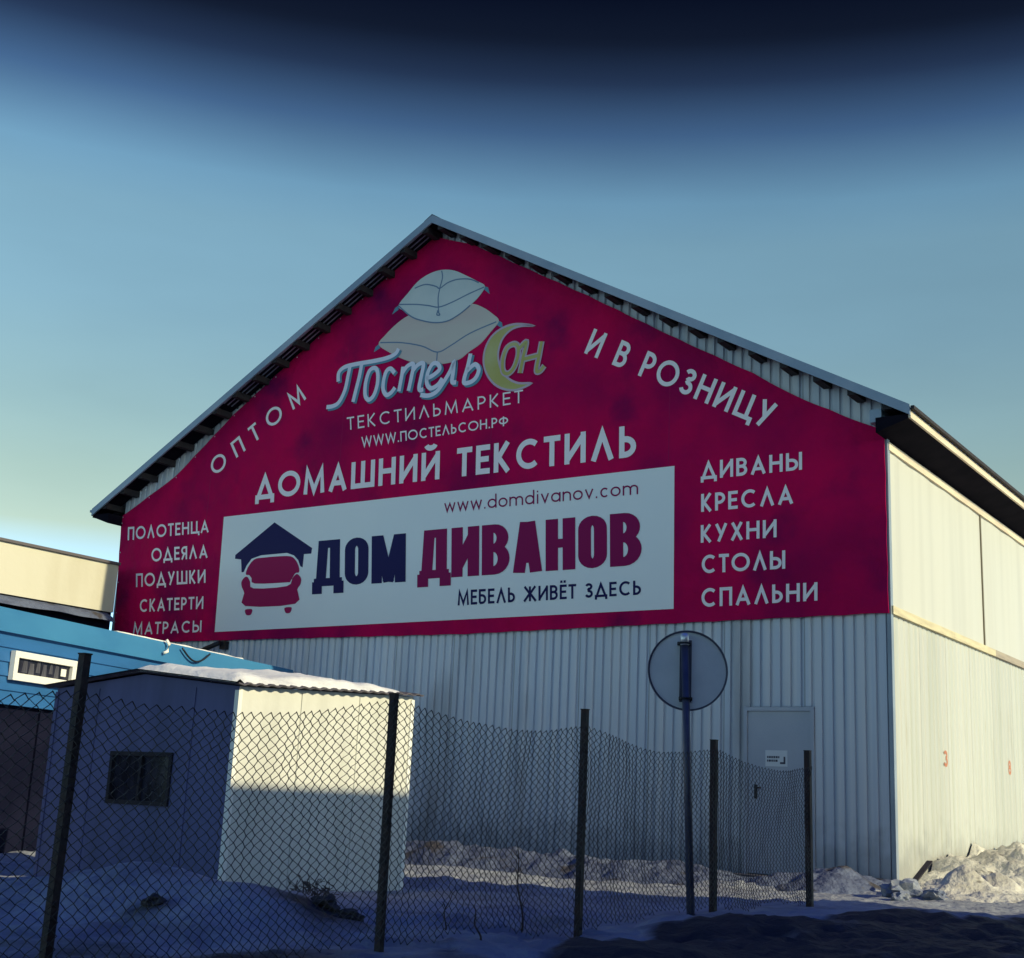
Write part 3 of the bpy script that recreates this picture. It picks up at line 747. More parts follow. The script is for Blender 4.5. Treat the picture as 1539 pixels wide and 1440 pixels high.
letter_line('И В РОЗНИЦУ', LINES['И В РОЗНИЦУ'], .165, .18, M['print_white'], bn, Y0, 'white lettering descending along the right slope')
letter_line('www.domdivanov.com', LINES['www.domdivanov.com'], .115, .11, M['print_plum'], bn, Y0, 'plum web address on the white panel')
letter_line('ДОМ', LINES['ДОМ'], .28, .06, M['print_navy'], bn, Y0, 'heavy navy word on the white panel', True)
letter_line('ДИВАНОВ', LINES['ДИВАНОВ'], .28, .06, M['print_plum'], bn, Y0, 'heavy plum word on the white panel', True)
letter_line('МЕБЕЛЬ ЖИВЁТ ЗДЕСЬ', LINES['МЕБЕЛЬ ЖИВЁТ ЗДЕСЬ'], .165, .12, M['print_navy'], bn, Y0, 'small navy slogan on the white panel')

lg = MB(); lg.slab(spline(PIL2, 4, True), -0.050, 0.004); lp2 = lg.build('pillow_drawing', M['pillow_low'], bn); lp2['label'] = 'beige lower pillow drawn on the banner'
lg = MB()
for i, s in enumerate(PIL2S): lg.ribbon(spline(s, 5), .022, -0.0515 - i * .0004)
lg.build('seam_lines', M['print_line'], lp2)
lg = MB(); lg.slab(spline(PIL1, 4, True), -0.053, 0.002); lp1 = lg.build('pillow_drawing', M['pillow_top'], bn); lp1['label'] = 'pale upper pillow drawn on the banner'
lg = MB()
for i, s in enumerate(PIL1S): lg.ribbon(spline(s, 5), .022, -0.0545 - i * .0004)
lg.build('seam_lines', M['print_line'], lp1)
lg = MB()
for s in TASS: lg.slab(s, -0.0485, 0.002)
lg.build('pillow_tassels', M['print_teal'], bn)
sh = MB(); st_ = MB()
for i, s in enumerate(SCRIPT):
    cl = s[0] == s[-1]
    p = spline(s, 6, cl)
    sh.ribbon([(x + .035, z - .03) for x, z in p], .085, -0.0565 - i * .0005, closed=cl)
    st_.ribbon(p, .075, -0.062 - i * .0005, closed=cl)
sc_ = st_.build('script_lettering', M['print_script'], bn); sc_['label'] = 'pale script logo lettering with swash strokes'
sh.build('lettering_shadow', M['print_teal'], sc_)
cx_, cz_ = sum(p[0] for p in MOON) / len(MOON), sum(p[1] for p in MOON) / len(MOON)
mo = spline(MOON, 4, True)
rim = MB(); rim.ribbon(mo, .035, -0.058, closed=True)
fil = MB(); fil.slab(mo, -0.0565, 0.002)
mn = fil.build('crescent_logo', M['print_gold'], bn)
rim.build('crescent_outline', M['print_rim'], mn)
sh = MB(); st_ = MB()
for i, s in enumerate(SCRIPT2):
    cl = s[0] == s[-1]
    p = spline(s, 6, cl)
    sh.ribbon(p, .105, -0.0605 - i * .0005, closed=cl)
    st_.ribbon(p, .055, -0.0635 - i * .0005, closed=cl)
sc_ = st_.build('script_lettering', M['print_gold'], bn); sc_['label'] = 'dull gold script letters beside the crescent'
sh.build('lettering_outline', M['print_rim'], sc_)
lg = MB(); lg.slab(HOUSE, -0.0515, 0.002); lg.build('house_logo', M['print_navy'], bn)
lg = MB()
for i, s in enumerate(SOFA): lg.slab(spline(s, 3, True), -0.0535 - i * .0005, 0.001)
lg.build('armchair_logo', M['print_red'], bn)

# ------------------------------------------------------------------ lamp on the front wall
lm = empty('wall_floodlight', CORNER, -TH, 'black floodlight arm on the front wall just under the banner', 'floodlight')
mb = MB(); mb.tube([(-12.26, -0.12, 3.00), (-11.95, -0.13, 3.10), (-11.66, -0.12, 3.19)], [.05, .042, .04], 8); mb.build('arm', M['black'], lm)
mb = MB(); mb.box((-11.70, -0.085, 3.08), (-11.56, -0.001, 3.22)); mb.build('mount_plate', M['black'], lm)
mb = MB(); mb.hexa([(-12.36, -0.22, 2.95), (-12.22, -0.22, 2.95), (-12.22, -0.06, 2.95), (-12.36, -0.06, 2.95), (-12.33, -0.20, 3.04), (-12.22, -0.20, 3.04), (-12.22, -0.08, 3.04), (-12.33, -0.08, 3.04)]); mb.build('lamp_head', M['black'], lm)

# ------------------------------------------------------------------ blue building at the left
BD = Vector((0.34494, 0.93862, 0))
BO = Vector((-5.904, 15.5, 0))
bl = empty('blue_building', BO, math.atan2(BD.y, BD.x), 'low building with bright blue horizontal siding at the left edge', 'building')
X0, X1, BT = -5.0, 6.95, 2.67
mb = MB()
z = 1.60
n = 5
for k in range(n):
    z0, z1 = 1.60 + (2.42 - 1.60) * k / n, 1.60 + (2.42 - 1.60) * (k + 1) / n
    mb.face([(X0, -0.028, z0), (X1, -0.028, z0), (X1, -0.004, z1 - .012), (X0, -0.004, z1 - .012)])
    mb.face([(X0, -0.004, z1 - .012), (X1, -0.004, z1 - .012), (X1, -0.028, z1), (X0, -0.028, z1)])
mb.face([(X0, 0.1, 1.60), (X1, 0.1, 1.60), (X1, -0.028, 1.60), (X0, -0.028, 1.60)])
mb.build('upper_wall', M['blue'], bl)
mb = MB(); mb.box((X0, -0.07, 2.425), (X1, 0.02, BT)); mb.build('roof_edge', M['blue_trim'], bl)
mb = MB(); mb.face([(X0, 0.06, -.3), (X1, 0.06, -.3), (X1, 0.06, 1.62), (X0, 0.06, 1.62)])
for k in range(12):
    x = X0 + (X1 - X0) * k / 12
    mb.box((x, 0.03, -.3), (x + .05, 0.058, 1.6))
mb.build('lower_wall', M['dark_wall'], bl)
mb = MB(); mb.hexa([(X0, -0.06, BT + .002), (X1, -0.06, BT + .002), (X1, 1.5, 2.5), (X0, 1.5, 2.5), (X0, -0.06, BT + .03), (X1, -0.06, BT + .03), (X1, 1.5, 2.53), (X0, 1.5, 2.53)])
mb.build('roof', M['blue_trim'], bl)
mb = MB()
for k in range(40):
    a, b = 2.2 + k * .08, 2.2 + (k + 1) * .08
    h0, h1 = .015 + .015 * noise.noise(Vector((a * 3, 0, 0))), .015 + .015 * noise.noise(Vector((b * 3, 0, 0)))
    mb.hexa([(a, -0.05, BT + .032), (b, -0.05, BT + .032), (b, .12, BT + .015), (a, .12, BT + .015), (a, -0.03, BT + .035 + h0), (b, -0.03, BT + .035 + h1), (b, .12, BT + .025 + h1), (a, .12, BT + .025 + h0)])
mb.build('snow_edge', M['snow'], bl)
wd = MB()
wx0, wx1, wz0, wz1 = 0.25, 1.42, 1.885, 2.225
ix0, ix1, iz0, iz1 = 0.32, 1.315, 1.97, 2.15
wd.box((wx0, -0.10, wz0), (wx1, -0.03, iz0)); wd.box((wx0, -0.10, iz1), (wx1, -0.03, wz1))
wd.box((wx0, -0.098, iz0), (ix0, -0.03, iz1)); wd.box((ix1, -0.098, iz0), (wx1, -0.03, iz1))
win = wd.build('window', M['frame_white'], bl)
mb = MB(); mb.box((ix0, -0.05, iz0), (ix1, -0.032, iz1)); mb.build('pane', M['glass'], win)
mb = MB()
for a, b, c, d in ((.44, .54, .02, .14), (.56, .66, .0, .12), (.69, .77, .04, .16), (.80, .89, .0, .13), (.93, 1.0, .05, .15), (1.03, 1.12, .01, .14)):
    mb.face([(a, -0.0525, iz0 + c), (b, -0.0525, iz0 + c), (b - .01, -0.0525, iz0 + d + .02), (a + .02, -0.0525, iz0 + d + .02)])
mb.build('pane_reflection', M['pane_reflection'], win)
mb = MB(); mb.box((1.155, -0.056, 2.015), (1.25, -0.0505, 2.105)); mb.build('paper_notice', M['frame_white'], win)
# cable hanging over the blue wall, and a white insulator hook
def bpt(x, y, z): return BO + BD * x + Vector((-BD.y, BD.x, 0)) * y + Vector((0, 0, z))
mb = MB()
pts = [bpt(3.62 + .72 * t, -0.12, BT - .01 - .15 * math.sin(math.pi * t)) for t in [i / 14 for i in range(15)]]
mb.tube(pts, .014, 6); tag(mb.build('hanging_cable', M['cable'], None), 'dark cable looping down over the top of the blue wall', 'cable')
mb = MB()
mb.tube([bpt(3.20, -0.10, BT - .13), bpt(3.25, -0.13, BT - .10), bpt(3.28, -0.13, BT + .0), bpt(3.24, -0.10, BT + .06)], .022, 8)
tag(mb.build('insulator_hook', M['frame_white'], None), 'small white insulator hook at the top edge of the blue wall', 'hook')

# ------------------------------------------------------------------ cream building behind
CO = Vector((-0.3883 * 22.0, 22.0, 0))
cb = empty('cream_building', CO, -TH, 'cream plastered flat building behind the blue one, sunlit upper wall', 'building')
CT, CBZ = 4.655, 3.76
CE = 2.50
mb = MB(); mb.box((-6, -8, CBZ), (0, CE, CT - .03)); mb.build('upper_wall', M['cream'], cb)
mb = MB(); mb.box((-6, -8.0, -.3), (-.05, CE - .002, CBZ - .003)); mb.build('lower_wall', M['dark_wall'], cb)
mb = MB(); mb.box((-6.05, -8.05, CT - .028), (0.05, CE + .004, CT + .02)); mb.build('coping', M['coping'], cb)
mb = MB()
for k in range(26):
    a, b = -1.5 + k * .15, -1.5 + (k + 1) * .15
    f = lambda t: .06 + .05 * noise.noise(Vector((t * 1.3, 3, 0)))
    mb.hexa([(-.04, a, CBZ - .10 - f(a)), (.22, a, CBZ - .13 - f(a)), (.22, b, CBZ - .13 - f(b)), (-.04, b, CBZ - .10 - f(b)), (-.04, a, CBZ - .02), (.12, a, CBZ - .03 - f(a)), (.12, b, CBZ - .03 - f(b)), (-.04, b, CBZ - .02)])
mb.build('snow_ledge', M['berm'], cb)

# ------------------------------------------------------------------ small shed
SO = Vector((-2.15, 11.0, 0))
SW, SL, SZ, SB = 2.34, 2.28, 1.585, 1.70
sd = empty('shed', SO, -TH, 'small cream shed with snowy low roof behind the chain link fence', 'shed')
rid = lambda y: 1.70 + (SB - SZ) * y / SL
eav = lambda y: SZ + (SB - SZ) * y / SL
wx0, wx1, wz0, wz1 = -1.455, -0.740, 0.632, 1.003
mb = MB()
G = [(-SW, -.4), (0, -.4), (0, SZ), (-1.17, 1.70), (-SW, SZ)]
# gable wall around the window opening
for a, b, c, d in ((-SW, wx0, -.4, 1.45), (wx1, 0, -.4, 1.45), (wx0, wx1, -.4, wz0), (wx0, wx1, wz1, 1.45)):
    mb.face([(a, 0, c), (b, 0, c), (b, 0, d), (a, 0, d)])
mb.face([(-SW, 0, 1.45), (0, 0, 1.45), (0, 0, SZ), (-1.17, 0, 1.70), (-SW, 0, SZ)])
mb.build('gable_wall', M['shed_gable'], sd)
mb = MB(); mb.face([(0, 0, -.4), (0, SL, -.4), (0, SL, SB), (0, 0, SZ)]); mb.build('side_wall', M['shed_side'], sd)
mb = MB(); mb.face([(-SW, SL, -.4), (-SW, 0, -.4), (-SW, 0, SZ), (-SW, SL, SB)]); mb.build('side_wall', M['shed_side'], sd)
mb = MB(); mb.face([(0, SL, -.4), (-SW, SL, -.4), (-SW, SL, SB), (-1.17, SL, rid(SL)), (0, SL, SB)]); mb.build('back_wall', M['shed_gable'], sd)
mb = MB(); mb.box((-.035, -.012, -.4), (0.012, 0.0, SZ - .03)); mb.box((0.0, 0.001, -.4), (0.012, .03, SZ - .03)); mb.build('corner_trim', M['frame_white'], sd)
mb = MB(); mb.box((0.0, SL - .035, -.4), (0.012, SL + .012, SB - .03)); mb.build('corner_trim', M['frame_white'], sd)
mb = MB(); mb.box((-SW - .012, -.012, -.4), (-SW + .03, 0.0, SZ - .03)); mb.build('corner_trim', M['shed_gable'], sd)
for yy_ in (.76, 1.52):
    mb = MB(); mb.box((0.0005, yy_ - .018, -.4), (.009, yy_ + .018, eav(yy_) - .03)); mb.build('cover_strip', M['shed_side'], sd)
for xx_ in (-1.76, -.52):
    mb = MB(); mb.box((xx_ - .016, -.008, -.4), (xx_ + .016, -.0005, 1.58)); mb.build('cover_strip', M['shed_gable'], sd)
fr = MB()
t = .035
fr.box((wx0 - t, -.02, wz0 - t), (wx1 + t, .05, wz0)); fr.box((wx0 - t, -.02, wz1), (wx1 + t, .05, wz1 + t))
fr.box((wx0 - t, -.018, wz0 + .001), (wx0, .05, wz1 - .001)); fr.box((wx1, -.018, wz0 + .001), (wx1 + t, .05, wz1 - .001))
xm = (wx0 + wx1) / 2
fr.box((xm - .014, -.010, wz0 + .001), (xm + .014, .05, wz1 - .001))
win = fr.build('window', M['dark_wood'], sd)
mb = MB(); mb.box((wx0, .02, wz0), (xm - .0145, .03, wz1)); mb.box((xm + .0145, .02, wz0), (wx1, .03, wz1)); mb.build('pane', M['glass'], win)
# wavy roof sheets
mb = MB()
for sgn in (-1, 1):
    xr, xe = -1.17, -1.17 + sgn * (1.17 + .09)
    N_ = 72
    for k in range(N_):
        ya, yb = -.10 + (SL + .15) * k / N_, -.10 + (SL + .15) * (k + 1) / N_
        wa, wb = .009 * math.sin(ya * 2 * math.pi / .13), .009 * math.sin(yb * 2 * math.pi / .13)
        for lift in (0.0, -.012):
            pts = [(xr, ya, rid(ya) + .035 + wa + lift), (xe, ya, eav(ya) + .022 + wa + lift), (xe, yb, eav(yb) + .022 + wb + lift), (xr, yb, rid(yb) + .035 + wb + lift)]
            mb.face(pts if sgn > 0 else pts[::-1], True)
        if True:
            mb.face([(xe, ya, eav(ya) + .022 + wa), (xe, ya, eav(ya) + .010 + wa), (xe, yb, eav(yb) + .010 + wb), (xe, yb, eav(yb) + .022 + wb)])
mb.build('roof', M['slate'], sd)
# snow lying on the roof
mb = MB()
NX, NY = 44, 44
SH = []
vid = {}
def snow_h(x, y):
    ex = min(sstep(-2.30, -1.9, x), sstep(0.10, -0.10, x))
    ey = min(sstep(-.10, .10, y), sstep(SL + .05, SL - .9, y) * .9 + .0)
    base = .068 + .028 * fbm(x * 1.4, y * 1.4, 2.0) + .02 * fbm(x * 5, y * 5, 7.0)
    left = sstep(-1.5, -1.0, x) * .75 + .25
    return max(0.0, base * min(1, ex * 1.4) * min(1, ey * 1.4) * left)
for i in range(NX + 1):
    for j in range(NY + 1):
        x, y = -2.36 + 2.48 * i / NX, -.12 + (SL + .15) * j / NY
        zr = max(eav(y), rid(y) - abs(x + 1.17) / 1.17 * (rid(y) - eav(y))) + .034
        h_ = snow_h(x, y)
        mb.v.append((x, y, zr + (h_ if h_ > .012 else -.012)))
        SH.append(h_ > .012)
for i in range(NX):
    for j in range(NY):
        a = i * (NY + 1) + j
        q = (a, a + NY + 1, a + NY + 2, a + 1)
        if sum(SH[i_] for i_ in q) >= 2:
            mb.f.append(q); mb.sm.append(True)
mb.build('roof_snow', M['snow'], sd)

# ------------------------------------------------------------------ ground
rf_ = random.Random(21)
FEET = []
for tr in range(7):
    x, y, a_ = rf_.uniform(-4, 3), rf_.uniform(6.5, 13), rf_.uniform(-.5, .5) + (0 if tr % 2 else 1.2)
    for st_i in range(9):
        FEET.append((x + (.09 if st_i % 2 else -.09) * math.sin(a_), y + (.09 if st_i % 2 else -.09) * math.cos(a_), rf_.uniform(.09, .13)))
        x += .55 * math.cos(a_); y += .55 * math.sin(a_) ; a_ += rf_.uniform(-.25, .25)
def gz(x, y):
    d = math.hypot(x, y)
    z = -.55 * sstep(5.6, 2.0, y) * sstep(40, 8, d)
    near = sstep(60, 20, d)
    z += near * (.05 * fbm(x * .5, y * .5, 1.0) + .035 * fbm(x * 1.7, y * 1.7, 5.0) + .018 * fbm(x * 5, y * 5, 9.0))
    if near > .5 and 4 < y < 17 and abs(x) < 7:
        for fx, fy, fr_ in FEET:
            dx, dy = x - fx, y - fy
            if abs(dx) < .3 and abs(dy) < .3:
                q = (dx * dx + dy * dy) / (fr_ * fr_)
                if q < 3: z += -.055 * math.exp(-q * 1.4) + .018 * math.exp(-((q - 1.6) ** 2) * 2)
        if y < 11: z += -.03 * math.exp(-((y - 7.3 - .12 * x + .1 * math.sin(x * 1.3)) / .13) ** 2) - .03 * math.exp(-((y - 8.5 - .12 * x + .1 * math.sin(x * 1.1 + 1)) / .14) ** 2) * sstep(.2, 1.2, x)
    if near > .5 and 5 < y < 10.5 and x > -1.2:
        vd = noise.voronoi(Vector((x * 4.1, y * 4.1, .7)))[0]
        z += .045 * (vd[1] - vd[0]) * sstep(-1.2, 0, x) + .012 * fbm(x * 11, y * 11, 3)
    # mound behind the fence, in front of the shed
    z += .30 * math.exp(-(((x + 2.35) / .75) ** 2 + ((y - 8.9) / .75) ** 2))
    z += .16 * math.exp(-(((x + 1.35) / .5) ** 2 + ((y - 8.4) / .6) ** 2))
    # dark berm at the right, feet of the last posts and the sign
    z += .09 * math.exp(-(((x - 1.9) / 1.0) ** 2 + ((y - 9.3) / .45) ** 2)) + .05 * math.exp(-(((x - .7) / .5) ** 2 + ((y - 7.7) / .5) ** 2))
    z += .08 * math.exp(-(((x - 3.4) / 1.2) ** 2 + ((y - 10.4) / .7) ** 2))
    # hollow yard beyond the fence
    z -= .10 * sstep(10.5, 13.0, y) * sstep(26, 20, y) * sstep(3.4, 1.4, x)
    return z
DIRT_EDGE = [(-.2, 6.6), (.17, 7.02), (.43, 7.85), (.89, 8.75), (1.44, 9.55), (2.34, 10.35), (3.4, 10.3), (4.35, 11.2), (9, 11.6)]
def dirt(x, y):  # mask of bare dirt, plus painted shade across the near foreground
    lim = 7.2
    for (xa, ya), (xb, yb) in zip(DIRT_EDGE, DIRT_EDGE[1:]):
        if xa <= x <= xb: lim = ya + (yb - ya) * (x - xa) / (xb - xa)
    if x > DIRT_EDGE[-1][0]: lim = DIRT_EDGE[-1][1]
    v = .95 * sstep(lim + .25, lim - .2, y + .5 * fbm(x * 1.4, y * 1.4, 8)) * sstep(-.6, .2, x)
    v = max(v, .55 * sstep(7.6, 6.4, y))  # foreground shade painted in as a darker near strip, not dirt
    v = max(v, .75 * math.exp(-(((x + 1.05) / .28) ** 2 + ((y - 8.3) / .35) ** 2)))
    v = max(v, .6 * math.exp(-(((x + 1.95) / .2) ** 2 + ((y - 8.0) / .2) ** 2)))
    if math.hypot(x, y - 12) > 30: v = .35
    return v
def axis(lo, hi, st, far):
    a = [lo + st * i for i in range(int(round((hi - lo) / st)) + 1)]
    k, s = hi, st
    out = []
    while k < far:
        s *= 1.35
        k += s
        out.append(k)
    neg = [lo - (v - hi) for v in out]
    return neg[::-1] + a + out
xs, ys_ = axis(-7.0, 8.0, .07, 3000), axis(3.6, 20.0, .07, 3000)
mb = MB()
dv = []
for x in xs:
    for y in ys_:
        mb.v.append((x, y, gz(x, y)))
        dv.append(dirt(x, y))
ny = len(ys_)
for i in range(len(xs) - 1):
    for j in range(ny - 1):
        a = i * ny + j
        mb.f.append((a, a + ny, a + ny + 1, a + 1)); mb.sm.append(True)
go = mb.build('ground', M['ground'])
go['kind'] = 'structure'
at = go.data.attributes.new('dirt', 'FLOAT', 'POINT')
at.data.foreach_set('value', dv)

# ------------------------------------------------------------------ snow heaps
Xd = Vector((math.cos(TH), -math.sin(TH), 0))
Yd = Vector((math.sin(TH), math.cos(TH), 0))
def heap(name, label, fn, x0, x1, y0, y1, st, mt, local=False):
    mb = MB()
    nx, ny = int((x1 - x0) / st), int((y1 - y0) / st)
    for i in range(nx + 1):
        for j in range(ny + 1):
            x, y = x0 + (x1 - x0) * i / nx, y0 + (y1 - y0) * j / ny
            p = CORNER + Xd * x + Yd * y if local else Vector((x, y, 0))
            h_ = fn(x, y)
            mb.v.append((p.x, p.y, gz(p.x, p.y) + h_))
    for i in range(nx):
        for j in range(ny):
            a = i * (ny + 1) + j
            q = (a, a + ny + 1, a + ny + 2, a + 1)
            mb.f.append(q); mb.sm.append(True)
    o = mb.build(name, mt)
    return tag(o, label, 'snow heap')
def pile_h(x, y):                                   # wall-local: x away from the side wall, y along it
    rough = .10 * fbm(x * 1.1, y * 1.1, 4) + .06 * fbm(x * 3.1, y * 3.1, 6) + .03 * fbm(x * 8, y * 8, 2)
    vd = noise.voronoi(Vector((x * 2.3, y * 2.3, 1.7)))[0]
    rough += .16 * (vd[1] - vd[0]) - .05
    vd = noise.voronoi(Vector((x * 5.5, y * 5.5, 4.7)))[0]
    rough += .07 * (vd[1] - vd[0]) - .02
    e = sstep(.2, 1.7, y + .35 * fbm(x * .9, 2.0, 1)) * sstep(2.9, 1.1, x + .3 * fbm(y, 1.0, 2))
    lobe = .30 * math.exp(-(((x - 1.0) / .9) ** 2 + ((y + .75) / .9) ** 2))
    edge = sstep(-.25, .1, x)
    return (e * (.42 + rough) + lobe * (.8 + rough * 3)) - .05 + rough * .25 - .3 * (1 - edge)
heap('snow_pile', 'sunlit dirty snow pile against the white side wall', pile_h, .03, 4.2, -2.6, 14, .07, M['pile'], True)
def berm_h(x, y):                                   # along the front wall; y negative is away from it
    d = -y
    r = .05 * fbm(x * 1.6, d * 2.2, 11) + .04 * fbm(x * 5, d * 5, 3)
    vd = noise.voronoi(Vector((x * 3.3, d * 3.3, 2.7)))[0]
    r += .05 * (vd[1] - vd[0]) - .015
    top = (.30 - .06 * sstep(-6, -1, x)) + r
    prof_ = sstep(2.15 + .2 * fbm(x * .8, 0, 5), 1.35, d) * (.55 + .45 * sstep(.2, .9, d))
    gap = 1 - .75 * math.exp(-((x + 1.45) / .7) ** 2)
    return top * prof_ * gap * sstep(.4, -.3, x) - .05 + r * .3
heap('snow_berm', 'low shaded ploughed snow bank along the foot of the front wall', berm_h, -11.5, .5, -2.6, -.06, .06, M['berm'], True)

# ------------------------------------------------------------------ chain link fence
FX0, FDX, FY0, FDY = -0.3128917 * 5.3, 0.207438 * 5.3, 5.3, 0.31649903 * 5.3
def fpt(k): return Vector((FX0 + FDX * k, FY0 + FDY * k, 0))
fd = (fpt(1) - fpt(0)); SP = fd.length; fd.normalize()
fn_ = Vector((-fd.y, fd.x, 0))
fe = empty('chain_link_fence', fpt(0), math.atan2(fd.y, fd.x), 'rusty chain link fence on dark square posts across the foreground', 'fence')
post_top = {-1: 1.26, 0: 1.26, 1: 1.285, 2: 1.365, 3: 1.295, 4: 1.325}
post_half = {-1: .018, 0: .0175, 1: .0175, 2: .0195, 3: .023, 4: .026}
lean = {-1: .01, 0: -.02, 1: .015, 2: .0, 3: .01, 4: .035}
for k in range(-1, 5):
    p = fpt(k)
    g = gz(p.x, p.y)
    mb = MB()
    x, a = SP * k, post_half[k]
    L_ = lean[k]
    mb.hexa([(x - a + L_, -a, g - .3), (x + a + L_, -a, g - .3), (x + a + L_, a, g - .3), (x - a + L_, a, g - .3),
             (x - a, -a, post_top[k]), (x + a, -a, post_top[k]), (x + a, a, post_top[k]), (x - a, a, post_top[k])])
    mb.box((x - a - .003, -a - .003, post_top[k] + .0005), (x + a + .003, a + .003, post_top[k] + .006))
    mb.build('post', M['post'], fe)
mesh_top = {-1: 1.10, 0: 1.12, 1: 1.265, 2: 1.265, 3: 1.235, 4: 1.19}
def top_at(s):
    k = math.floor(s / SP)
    k = max(-1, min(3, k))
    t = s / SP - k
    return mesh_top[k] * (1 - t) + mesh_top[k + 1] * t - .085 * math.sin(math.pi * max(0, min(1, t)))
CELL, ROW = .0305, .0235
for k in range(-1, 4):
    mb = MB()
    s0, s1 = k * SP, (k + 1) * SP
    n = int(SP / CELL)
    st = SP / n
    for i in range(n):
        pts = []
        zt = top_at(s0 + (i + .5) * st)
        p = fpt((s0 + i * st) / SP)
        zb = gz(p.x, p.y) + .03
        rows = int((zt - zb) / ROW)
        for j in range(rows + 1):
            s = s0 + (i + ((i + j) % 2)) * st
            z = zt - j * ROW
            s += .022 * fbm(s * 1.6, z * 1.6, 4)
            z += .010 * fbm(s * 2.3, z * 2.3, 14)
            bul = .05 * fbm(s * .9, z * .9, 12) + .035 * math.sin(math.pi * (s - s0) / SP) * math.sin(math.pi * (z - zb) / (zt - zb)) - .028
            pts.append((s, bul + (.004 if j % 2 else -.004), z))
        mb.tube(pts, .0029, 3, False)
    mb.build('mesh_panel', M['wire'], fe)

# ------------------------------------------------------------------ round road sign seen from behind
rs = empty('road_sign', (1.455, 10.1, 0), 0, 'round road sign seen from its grey back, on a dark pole beside the fence', 'road sign')
g = gz(1.455, 10.1)
mb = MB(); mb.tube([(0.0, 0, g - .3), (-.085, 0, 2.055)], [.030, .028], 14); pl = mb.build('pole', M['sign_pole'], rs)
mb = MB(); mb.tube([(-.0825, -.004, 1.985), (-.0845, -.004, 2.062), (-.0847, -.004, 2.075)], [.0335, .0335, .018], 14); mb.build('pole_glint', M['pole_highlight'], pl)  # short sleeve that carries the painted highlight
mb = MB()
cx, cz, rad, yy = -.049, 1.80, .305, .055
NN = 64
ring = [(cx + rad * math.cos(2 * math.pi * i / NN), cz + rad * 1.0 * math.sin(2 * math.pi * i / NN)) for i in range(NN)]
rin = [(cx + (rad - .014) * math.cos(2 * math.pi * i / NN), cz + (rad - .014) * math.sin(2 * math.pi * i / NN)) for i in range(NN)]
mb.face([(x, yy, z) for x, z in rin])
mb.face([(x, yy + .012, z) for x, z in ring][::-1])
ds = mb.build('sign_disc', M['sign_back'], rs)
mb = MB()
for i in range(NN):
    a, b, c, d = ring[i], ring[(i + 1) % NN], rin[(i + 1) % NN], rin[i]
    mb.face([(a[0], yy - .012, a[1]), (b[0], yy - .012, b[1]), (c[0], yy - .010, c[1]), (d[0], yy - .010, d[1])])
    mb.face([(b[0], yy - .012, b[1]), (a[0], yy - .012, a[1]), (a[0], yy + .013, a[1]), (b[0], yy + .013, b[1])])
    mb.face([(d[0], yy - .010, d[1]), (c[0], yy - .010, c[1]), (c[0], yy + .001, c[1]), (d[0], yy + .001, d[1])])
mb.build('rim', M['sign_pole'], ds)
for z in (2.0, 1.585):
    mb = MB()
    px_ = -.085 * (z - 0) / 2.055
    mb.tube([(px_ - .042, .035, z), (px_ - .036, -.026, z), (px_, -.036, z), (px_ + .036, -.026, z), (px_ + .042, .035, z)], .008, 6)
    mb.box((px_ - .05, .030, z - .013), (px_ + .05, .052, z + .013))
    mb.build('clamp', M['black'], rs)
mb = MB(); mb.box((-.112, .045, 1.56), (-.022, .053, 2.03)); mb.build('back_rail', M['sign_pole'], rs)

# ------------------------------------------------------------------ twigs, weeds, clods and rubble
def twig(name, label, base, h, bend, r, br, cat='plant', group=None):
    mb = MB()
    rr = random.Random(hash(label) % 1000 if False else int(base[0] * 1000) + 77)
    g = gz(base[0], base[1])
    P = Vector((base[0], base[1], g - .03))
    pts = [P + Vector((bend * (t ** 1.6) + .012 * math.sin(t * 9), .01 * math.cos(t * 7), h * t)) for t in [i / 10 for i in range(11)]]
    mb.tube(pts, [r * (1 - .75 * i / 10) for i in range(11)], 6)
    for i in range(br):
        t = rr.uniform(.35, .95)
        q = pts[int(t * 10)]
        d = Vector((rr.uniform(-1, 1), rr.uniform(-.6, .6), rr.uniform(.5, 1.1))).normalized() * rr.uniform(.06, .2) * h
        mb.tube([q, q + d * .5 + Vector((0, 0, .01)), q + d], [r * .45, r * .35, r * .15], 5)
    tag(mb.build(name, M['stem'], None), label, cat, group)
twig('sapling', 'thin bare sapling standing behind the fence in the middle bay', (.19, 8.75), .58, -.06, .008, 7, 'sapling')
twig('dry_weed', 'short dry weed stem poking from snow left of the bare sapling', (-.27, 8.0), .26, .03, .006, 4, 'weed')
twig('dry_weed', 'lowest dry weed stem in snow at the bottom edge, nearest the sapling', (-.06, 7.6), .20, -.05, .007, 2, 'weed')
mb = MB()
rr = random.Random(5)
for i in range(26):
    b = Vector((-1.36 + rr.uniform(-.08, .08), 10.5 + rr.uniform(-.08, .08), gz(-1.36, 10.5) - .03))
    tip = b + Vector((rr.uniform(-.15, .15), rr.uniform(-.1, .1), rr.uniform(.05, .20)))
    mid = (b + tip) / 2 + Vector((rr.uniform(-.03, .03), 0, .03))
    mb.tube([b, mid, tip], [.004, .003, .0012], 4)
    for j in range(4):
        q = mid.lerp(tip, rr.random())
        w = Vector((rr.uniform(-.04, .04), rr.uniform(-.02, .02), rr.uniform(-.03, .03)))
        mb.face([q, q + w + Vector((.012, 0, .006)), q + w * 1.6])
tag(mb.build('weed_clump', M['stem'], None), 'dry brown weed clump in front of the sunlit shed wall', 'weed')

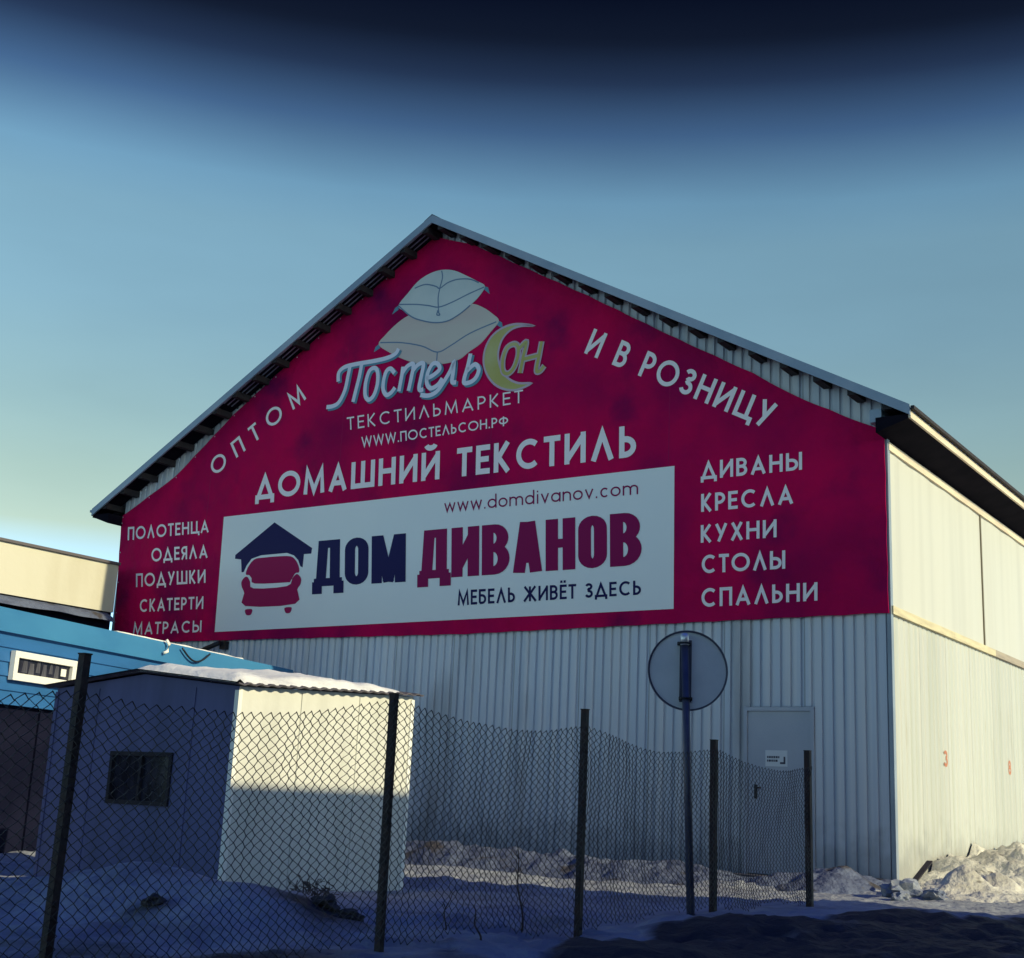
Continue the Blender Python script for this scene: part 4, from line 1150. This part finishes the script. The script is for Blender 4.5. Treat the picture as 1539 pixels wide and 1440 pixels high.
def clod(name, label, c, r, mt, group, seed, flat=.6):
    bm = bmesh.new()
    bmesh.ops.create_icosphere(bm, subdivisions=3, radius=1)
    for v in bm.verts:
        n = v.co.normalized()
        k = 1 + .6 * fbm(n.x * 1.4 + seed, n.y * 1.4, n.z * 1.4) + .3 * fbm(n.x * 3.4, n.y * 3.4 + seed, n.z * 3.4)
        v.co = Vector((n.x * k * r * 1.3, n.y * k * r, n.z * k * r * flat))
    me = bpy.data.meshes.new(name)
    bm.to_mesh(me); bm.free()
    me.materials.append(mt)
    for p in me.polygons: p.use_smooth = False
    o = bpy.data.objects.new(name, me)
    col.objects.link(o)
    o.location = (c[0], c[1], gz(c[0], c[1]) + r * flat * .25)
    o.rotation_euler = (0, 0, seed)
    return tag(o, label, 'clod' if mt is M['clod'] else 'rubble', group)
clod('dirt_clod', 'dark frozen clod on the snow mound before the shed window', (-1.95, 8.05), .055, M['clod'], 'frozen dirt clods', 1.1)
clod('dirt_clod', 'largest dark clod at the foot of the snow mound, left of the second post', (-1.02, 8.5), .085, M['clod'], 'frozen dirt clods', 2.3)
clod('dirt_clod', 'small dark clod touching the largest clod beside the mound', (-.86, 8.35), .07, M['clod'], 'frozen dirt clods', 3.7)
rub = [((4.2, 14.1), .17, 'biggest blue-grey rubble lump at the corner of the warehouse'), ((4.42, 13.9), .10, 'middle rubble lump right of the biggest one by the corner'),
       ((4.05, 13.75), .08, 'small rubble lump in front of the biggest one by the corner'), ((4.55, 14.25), .09, 'rubble lump under the end of the leaning plank')]
for i, (c, r, lb) in enumerate(rub):
    clod('rubble_lump', lb, c, r, M['debris'], 'rubble at the warehouse corner', i * 1.7 + .4, .75)
def cp(x, y, z): return CORNER + Xd * x + Yd * y + Vector((0, 0, z))
a, b = Vector((4.42, 14.6, .10)), Vector((4.78, 15.1, .33))
mb = MB()
dd = (b - a).normalized(); sd_ = dd.cross(Vector((0, 0, 1))).normalized() * .032; upv = Vector((0, 0, .018))
mb.hexa([a - sd_, a + sd_, b + sd_, b - sd_, a - sd_ + upv, a + sd_ + upv, b + sd_ + upv, b - sd_ + upv])
tag(mb.build('plank', M['dark_wood'], None), 'dark plank end leaning out of the sunlit snow pile', 'plank')

# ------------------------------------------------------------------ garage to the right of the camera, its shadow lies over the yard
gc = Vector((9.21, 8.07 + .95, 0))
gg = empty('garage', gc, -TH, 'long low brick garage standing to the right, outside the picture', 'garage')
HG = 5.46
mb = MB(); mb.box((0, -17, -.8), (6, 0, HG - .12)); mb.build('wall', M['brick'], gg)
mb = MB(); mb.box((-.001, -17.05, HG - .118), (6.15, 0.001, HG)); mb.build('roof', M['slate'], gg)
for k in range(4):
    mb = MB()
    y0 = -15.6 + k * 3.9
    for q in range(8):
        mb.box((-.03 - .008 * (q % 2), y0 + q * .34, -.3), (-.0005, y0 + q * .34 + .33, 2.4))
    mb.build('door', M['door'], gg)
